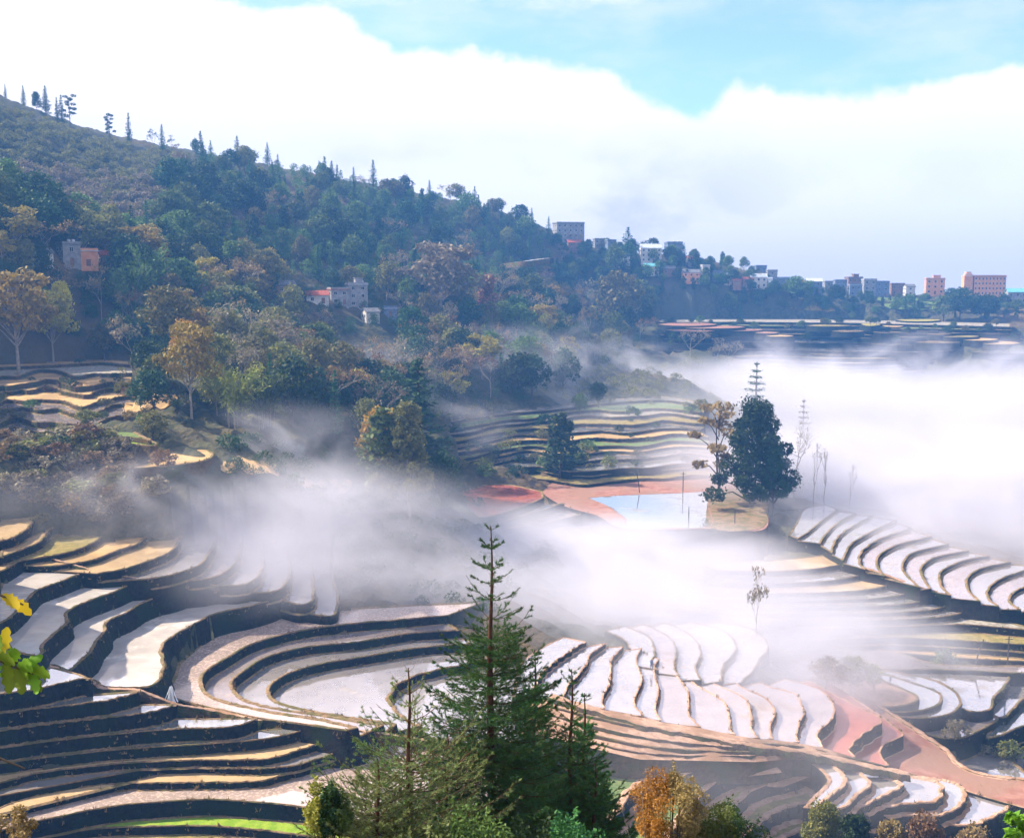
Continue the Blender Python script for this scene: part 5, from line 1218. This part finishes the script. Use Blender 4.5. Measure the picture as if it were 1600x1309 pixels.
def fir(name, base, top_z, slope, label, leafm='needle', barkm='bark_red', dens=1.0, bare_top=.5, whorl=.2, nb=7, forks=0, leaf_l=.042, maxlen=2.2, tilt=.35, nn=30, group=None, bare_leader=False):
    hh = top_z-base[2]; r = empty(name, base, 0); tag(r, label, 'conifer', group)
    ax = np.array([(0, 0, -.4), (.02, 0, hh*.3), (-.02, .01, hh*.7), (.015, 0, hh*.9), (0, 0, hh)]); sp_ = smooth_line(ax, 5); rr = np.interp(sp_[:, 2], [0, hh*.6, hh*.93, hh], [.012*hh+.015, .006*hh+.013, .016, .008])
    me = tubes_mesh('trunk', [tube(sp_, rr, 8)], barkm); o = bpy.data.objects.new('trunk', me); COL.objects.link(o); o.parent = r
    br = []; A = []; B_ = []; Bn = []
    z = hh-.06; k = 0
    while z > .3:
        dt = hh-z; L = min(maxlen, .05+slope*dt+.04*rng.normal()); nbk = nb if dt > bare_top else 4 if dt > .2 else 3
        for b_ in range(nbk):
            an = 2*math.pi*(b_+rng.uniform(-.25, .25))/nbk+k*1.1; l = max(.05, L*rng.uniform(.72, 1.12)); up = max(-.1, tilt+.25-dt*.12)+rng.normal(0, .06)
            d = np.array((math.cos(an), math.sin(an))); n_ = max(3, int(l/.11)); t = np.linspace(0, 1, n_+1)
            P = np.c_[d[0]*l*t, d[1]*l*t, z+l*(up*t-.22*t*(1-t)*1.5+.10*t**3)]+np.c_[rng.normal(0, .006, (n_+1, 3))]*t[:, None]
            P[0, :2] = 0; br.append(tube(P, np.linspace(.004+.005*l, .003, n_+1), 3)); sparse = dt < bare_top
            A.append(P[:-1]); B_.append(P[1:]); Bn.append(np.full(n_, (.45 if sparse else .8)*dens*(0 if bare_leader and dt < .35 else 1)))
            if l > .16:
                for i in range(1, n_+1):
                    for sg in (-1, 1):
                        if rng.random() < (.5 if sparse else .12): continue
                        tl_ = min(.42, (l*(1.02-t[i])*.62+.05))*rng.uniform(.7, 1.15); a2 = math.atan2(d[1], d[0])+sg*rng.uniform(.6, .95)
                        e0 = P[i]-(P[i]-P[i-1])*rng.uniform(0, 1); e1 = e0+np.array((math.cos(a2)*tl_, math.sin(a2)*tl_, tl_*(up*.6+rng.uniform(-.12, .22))))
                        mid = (e0+e1)/2+(0, 0, -.02*tl_); br.append(tube([e0, mid, e1], [.0032, .0028, .002], 3)); A += [np.array([e0, mid])]; B_ += [np.array([mid, e1])]; Bn.append(np.full(2, 1.0*dens))
                        if tl_ > .2 and rng.random() < .7*dens:
                            for s2 in (-1, 1):
                                a3 = a2+s2*.8; e2 = mid+np.array((math.cos(a3), math.sin(a3), .15))*tl_*.45; A += [mid[None]]; B_ += [e2[None]]; Bn.append(np.array([.9*dens]))
        z -= whorl*rng.uniform(.55, 1.2)*(1 if dt > bare_top else 1.75); k += 1
    me = tubes_mesh('branches', br, barkm); o = bpy.data.objects.new('branches', me); COL.objects.link(o); o.parent = r
    A = np.vstack(A); B_ = np.vstack(B_); Bn = np.concatenate(Bn); k_ = rng.random(len(A)) < Bn; T_ = needles(A[k_], B_[k_], nn, leaf_l, .0085)
    me = quads_mesh('needles', T_, 3, leafm); o = bpy.data.objects.new('needles', me); COL.objects.link(o); o.parent = r
    print(name, 'branches', len(br), 'needles', len(T_)//3); return r
def fg(px, D): x, y, z = atD(px, 1200, D); return (x, y, gheight(x, y)-.05)
def ztop(px, py, D): return atD(px, py, D)[2]
fir('fir_tree', fg(768, 16), ztop(762, 822, 16), .35, 'tall dark green fir with a bare spiky leader in the middle foreground', nb=8, whorl=.19, bare_top=1.5, nn=32)
fir('fir_tree', fg(640, 14.5), ztop(637, 1043, 14.5), .62, 'smaller fir with a thin reddish trunk and sparse pale twigs left of the tall fir', 'needle_pale', dens=.6, nb=6, whorl=.17, bare_top=1.15, nn=20, maxlen=1.5, tilt=.5)
fir('fir_tree', fg(892, 17), ztop(890, 1045, 17), .36, 'slim dark fir with a spindly top right of the tall fir', dens=.95, nb=5, whorl=.18, bare_top=1.2, nn=26, maxlen=1.2)
fir('fir_tree', fg(912, 17.6), ztop(901, 1082, 17.6), .28, 'shorter fir top close behind the slim dark fir', dens=1.0, nb=6, whorl=.17, bare_top=.6, nn=24, maxlen=1.4)
fir('fir_tree', fg(835, 17.3), ztop(826, 1015, 17.3), .28, 'half hidden fir right behind the tall fir', dens=.9, nb=7, whorl=.18, bare_top=.4, nn=24, maxlen=1.7)
fir('fir_tree', fg(700, 15.6), ztop(690, 1145, 15.6), .42, 'bushy young fir at the left foot of the tall fir', dens=.9, nb=7, whorl=.17, bare_top=.2, nn=24, maxlen=1.6)
fir('fir_tree', fg(590, 13.8), ztop(585, 1185, 13.8), .75, 'low pale green fir left of the sparse fir', 'needle_pale', dens=.9, nb=7, whorl=.16, bare_top=.1, nn=22, maxlen=1.4)
fir('fir_tree', fg(930, 16.5), ztop(925, 1190, 16.5), .45, 'dark bushy fir at the right foot of the group', dens=.95, nb=7, whorl=.17, bare_top=.2, nn=24, maxlen=1.4)

def bush(px, D, top, wpx, leafs, label, size=.035, n=5200, stems=26, asp=.55, sway=.3, shape=1.0):
    b0 = fg(px, D); hh = ztop(px, top, D)-b0[2]; w = wpx/F*D; r = empty('shrub', b0, 0); tag(r, label, 'shrub'); tl = []; C = []
    for k in range(stems):
        an = rng.uniform(0, 6.28); rr = w*.5*math.sqrt(rng.random()); h1 = hh*(1-.55*(rr/(w*.5))**2*shape)*rng.uniform(.8, 1.0)
        P = smooth_line([(rng.normal(0, .1), rng.normal(0, .1), -.3), (math.cos(an)*rr*.5, math.sin(an)*rr*.5, h1*.55), (math.cos(an)*rr, math.sin(an)*rr, h1)], 4)
        tl.append(tube(P, np.linspace(.02, .004, len(P)), 4)); m_ = n//stems; s_ = rng.uniform(.45, 1.02, m_)
        t = np.linspace(0, 1, len(P)); q_ = np.stack([np.interp(s_, t, P[:, c]) for c in range(3)], 1)
        C.append(q_+rng.normal(0, .055*w, (m_, 3)))
    C = []; tl = []; rz_ = min(w*.55, hh*.45)
    for k in range(stems):
        e = ball(1, 1.0)[0]*(w*.5, w*.5, rz_)*(1, 1, .9); e = e+(0, 0, hh-rz_); P = smooth_line([(rng.normal(0, .1), rng.normal(0, .1), -.3), (e[0]*.35, e[1]*.35, e[2]*.55), tuple(e)], 4)
        tl.append(tube(P, np.linspace(.018, .003, len(P)), 4)); m_ = n//stems; C.append(e+ball(m_, 1.0)*w*rng.uniform(.10, .2)*(1, 1, .85))
        if rng.random() < .35: t = rng.uniform(.3, 1, 30); C.append(e+np.c_[rng.normal(0, .02, (30, 2)), t*w*.28])
    me = tubes_mesh('stems', tl, 'bark'); o = bpy.data.objects.new('stems', me); COL.objects.link(o); o.parent = r
    C = np.vstack(C); k0 = 0; sizes = np.array_split(rng.permutation(len(C)), len(leafs))
    for lm_, ix in zip(leafs, sizes):
        if len(leafs) > 1: ix = np.where((np.digitize(C[:, 0], np.linspace(-w*.5, w*.5, len(leafs)+1)[1:-1]+0) == leafs.index(lm_)))[0]
        if len(ix) == 0: continue
        me = quads_mesh('leaves', leaves(C[ix], size, asp, .5), 4, lm_); o = bpy.data.objects.new('leaves', me); COL.objects.link(o); o.parent = r
    return r
bush(516, 13.5, 1222, 80, ['leaf_lime', 'leaf_dark', 'leaf_green'], 'leafy green and yellow shrub at the left side of the fir group', .022, 9000, 36)
bush(1048, 14.5, 1205, 115, ['leaf_orange', 'leaf_brown'], 'tall russet shrub in the lower middle foreground', .017, 16000, 46, shape=.7)
bush(1120, 15, 1248, 150, ['leaf_olive', 'leaf_green', 'leaf_dark'], 'dark green leafy shrub at the right side of the russet shrub', .021, 16000, 46)
bush(12, 13, 1268, 90, ['leaf_brown'], 'pinkish brown shrub cut by the bottom left corner', .02, 4200)
bush(700, 13.0, 1275, 240, ['needle_pale', 'leaf_green'], 'pale leafy undergrowth at the foot of the firs', .03, 7000, 30)
bush(860, 14.0, 1268, 200, ['leaf_dark', 'needle'], 'very dark shrub at the foot of the right firs', .03, 9000, 30)
bush(1600, 13.5, 1275, 70, ['leaf_fresh'], 'bright green leafy shrub at the bottom right corner', .05, 900, 14)
# tall grass stems
def stemtuft(px, D, top, n, label, spread):
    b0 = fg(px, D); hh = ztop(px, top, D)-b0[2]; tl = []; L = []
    for k in range(n):
        h1 = hh*rng.uniform(.6, 1); dx = rng.normal(0, spread)-.12; P = smooth_line([(rng.normal(0, .08), rng.normal(0, .08), -.1), (dx*.3, 0, h1*.6), (dx, 0, h1)], 4); tl.append(tube(P, np.linspace(.005, .002, len(P)), 3))
    me = tubes_mesh('grass_stalks', tl, 'bark_pale'); o = bpy.data.objects.new('grass_stalks', me); COL.objects.link(o); o.location = b0; tag(o, label, 'grass')
stemtuft(1016, 14, 1172, 3, 'few thin dry grass stalks rising beside the russet shrub', .12)
# broad leaves reaching in from the left edge
def leafspray(px, py, D, n, label, leafm, size, drop_):
    p = atD(px, py, D); r = empty('leafy_branch', p, 0); tag(r, label, 'branch'); tl = []; Q = []; Fq_ = []
    P = smooth_line([(-1.1, .1, .05), (-.5, .05, .06), (-.15, 0, .04), (.1, 0, -.06)], 5); tl.append(tube(P, np.linspace(.014, .004, len(P)), 5))
    me = tubes_mesh('twig', tl, 'bark'); o = bpy.data.objects.new('twig', me); COL.objects.link(o); o.parent = r
    for k in range(n):
        c = P[int(rng.uniform(.35, 1)*(len(P)-1))]; an = rng.uniform(-1.6, 1.6); d = np.array((math.cos(an)*.8, rng.normal(0, .55), math.sin(an)*.8-drop_)); d /= np.linalg.norm(d); sd_ = np.cross(d, (rng.normal(0, .3), 1, rng.normal(0, .3))); sd_ /= np.linalg.norm(sd_); l = size*rng.uniform(.7, 1.2)
        nn_ = np.cross(sd_, d); V = []; Fc = []
        m_ = 9
        for i in range(m_):
            t = i/(m_-1); w1 = l*.24*math.sin(math.pi*min(1, t*.9+.05))**.8*(1.25 if i % 2 else .8); cc = c+d*l*t+nn_*l*(-.35*t*t)
            V += [cc-sd_*w1+nn_*w1*.25, cc, cc+sd_*w1+nn_*w1*.25]
        for i in range(m_-1):
            a = i*3; Fc += [(a, a+1, a+4, a+3), (a+1, a+2, a+5, a+4)]
        mesh_obj('leaf', V, Fc, leafm, parent=r, smooth=True)
leafspray(24, 1036, 5.0, 26, 'sunlit fresh green leaves hanging in from the left edge', 'leaf_fresh', .11, .35)
leafspray(-2, 1018, 5.1, 5, 'small yellow leaves just above the hanging green leaves at the left edge', 'leaf_bright', .1, .2)
leafspray(0, 924, 5.2, 6, 'small bright yellow leaves at the left edge over the white paddies', 'leaf_bright', .10, .1)
leafspray(6, 1182, 5.6, 3, 'tiny brown leaf spray at the left edge over the dark banks', 'leaf_brown', .05, .1)
settle()

# ---------------------------------------------------------------- mist banks and haze
def volmat(name, col, aniso=0.0):
    m = bpy.data.materials.new(name); m.use_nodes = True; nt = NT(m.node_tree); nt.n.clear(); MATS[name] = m
    v = nt.new('ShaderNodeVolumePrincipled'); v.inputs['Color'].default_value = (*col, 1); v.inputs['Anisotropy'].default_value = aniso
    nt.link(v.outputs[0], nt.new('ShaderNodeOutputMaterial').inputs['Volume']); return m, nt, v
def fogbank(name, c, rad, dens, label, rz=0.0, nscale=2.0, lo=.3, hi=.62, power=1.0, col=(.85, .845, .91)):
    """a soft lumpy bank: the density fades towards the hull and is broken by noise"""
    m, nt, v = volmat(name+'_vapour', col)
    oc = nt.new('ShaderNodeTexCoord').outputs['Object']; ln = nt.new('ShaderNodeVectorMath', operation='LENGTH'); nt.link(oc, ln.inputs[0])
    fall = nt.ss(ln.outputs['Value'], 1.0, .25)
    pos = nt.new('ShaderNodeNewGeometry').outputs['Position']
    n_ = nt.noise(nt.map(pos, (1, 1, 1.7)), nscale, 5, .62, .8)
    f = nt.math('MULTIPLY', fall, nt.ss(n_, lo, hi))
    nt.link(nt.math('MULTIPLY', f, dens), v.inputs['Density'])
    import bmesh
    bm = bmesh.new(); bmesh.ops.create_icosphere(bm, subdivisions=3, radius=1.03); me = bpy.data.meshes.new(name); bm.to_mesh(me); bm.free(); me.materials.append(m)
    o = bpy.data.objects.new(name, me); COL.objects.link(o); o.location = c; o.scale = rad; o.rotation_euler = (0, 0, rz); tag(o, label, None, None, 'stuff'); return o
FOG = [  # px, py, D, radii, density, rz, noise scale, lo, hi, label
 (1120, 1085, 160, (40, 16, 7), .03, 0, .06, .30, .60, 'veil of mist low over the rounded noses of the paddies'),
 (1470, 835, 262, (85, 28, 10), .045, 0, .05, .30, .60, 'veil of mist over the curved stepped paddies at the right'),
 (1500, 682, 430, (185, 130, 34), .045, -6, .016, .34, .60, 'white mist filling the valley at the right'),
 (1480, 762, 292, (100, 36, 19), .11, -4, .03, .32, .58, 'white mist lapping over the stepped paddies at the right'),
 (1150, 628, 455, (115, 80, 20), .040, 0, .022, .40, .62, 'thin mist drifting over the valley head'),
 (960, 665, 370, (60, 40, 14), .022, 0, .035, .36, .6, 'thin mist over the middle terraces'),
 (860, 885, 215, (66, 38, 13), .13, -5, .035, .32, .58, 'white mist bank over the lower paddies in the middle'),
 (760, 935, 178, (48, 18, 8), .06, 0, .05, .32, .60, 'mist lying behind the tall fir over the bowl of paddies'),
 (400, 815, 190, (48, 28, 12), .10, 8, .04, .34, .60, 'mist drifting over the left paddies'),
 (500, 890, 165, (34, 16, 8), .05, 0, .05, .34, .60, 'mist sinking onto the back of the bowl of paddies'),
 (850, 600, 395, (46, 36, 22), .030, 0, .035, .40, .64, 'bluish drift of mist rising in the valley woods'),
 (440, 700, 215, (22, 16, 11), .05, 0, .06, .42, .64, 'wisp of mist rising out of the dark hollow'),
 (1130, 975, 195, (56, 28, 11), .085, 0, .04, .34, .60, 'mist thinning over the curved paddies'),
 (1040, 1025, 172, (58, 30, 12), .075, 0, .05, .32, .62, 'veil of mist over the rounded paddies'),
 (110, 770, 178, (34, 18, 8), .012, 0, .05, .34, .62, 'thin mist over the brushy bank'),
 (560, 600, 340, (60, 40, 18), .010, 0, .03, .36, .6, 'thin mist among the valley trees'),
 (1310, 1040, 180, (40, 25, 9), .035, 0, .05, .36, .62, 'faint mist trailing off the promontory bushes'),
 (1150, 1190, 130, (40, 16, 8), .022, 0, .05, .3, .6, 'faint mist over the shaded green terraces'),
 (1190, 565, 450, (26, 18, 14), 0.06, 0, .05, .42, .66, 'wisp of mist curling up behind the misty trees'),
 (1330, 575, 470, (40, 20, 12), 0.06, 0, .05, .42, .66, 'wisp of mist lifting off the valley mist below the far terraces'),
 (1450, 560, 480, (30, 20, 14), 0.05, 0, .05, .42, .66, 'wisp of mist rising towards the far tan fields'),
 (1575, 565, 460, (30, 20, 13), 0.06, 0, .05, .42, .66, 'wisp of mist at the right edge below the far terraces'),
 (1010, 575, 470, (34, 22, 14), 0.05, 0, .05, .42, .66, 'wisp of mist drifting against the valley woods'),
 (930, 545, 450, (22, 16, 14), 0.04, 0, .05, .42, .66, 'wisp of mist among the trees left of the misty trees'),
 (710, 660, 300, (24, 16, 12), 0.03, 0, .05, .42, .66, 'wisp of mist in front of the left mid terraces'),
 (800, 555, 410, (26, 18, 16), 0.035, 0, .05, .42, .66, 'wisp of mist climbing through the middle woods'),
 (640, 800, 218, (24, 12, 7), 0.05, 0, .05, .42, .66, 'wisp of mist round the trunks of the tall olive tree'),
 (250, 760, 185, (22, 12, 8), 0.05, 0, .05, .42, .66, 'wisp of mist over the slope below the tan tongue of field'),
 (1240, 690, 380, (34, 20, 16), 0.05, 0, .05, .42, .66, 'wisp of mist round the ghostly bare trees'),
]
for px, py, D, rad, dn, rz, ns_, lo, hi, lb in FOG:
    fogbank('mist', atD(px, py, D), rad, dn, lb, R(rz)-math.atan2(*atD(px, py, D)[:2]), ns_, lo, hi)
# the blue air
m, nt, v = volmat('haze_air', (.14, .42, 1.0)); v.inputs['Density'].default_value = .00042
V, Fc = box(-1400, -1400, -202, 1400, 1400, 150)
me = bpy.data.meshes.new('haze'); me.from_pydata(V, [], Fc); me.materials.append(m); o = bpy.data.objects.new('haze', me); COL.objects.link(o); tag(o, 'blue morning haze', None, None, 'stuff')
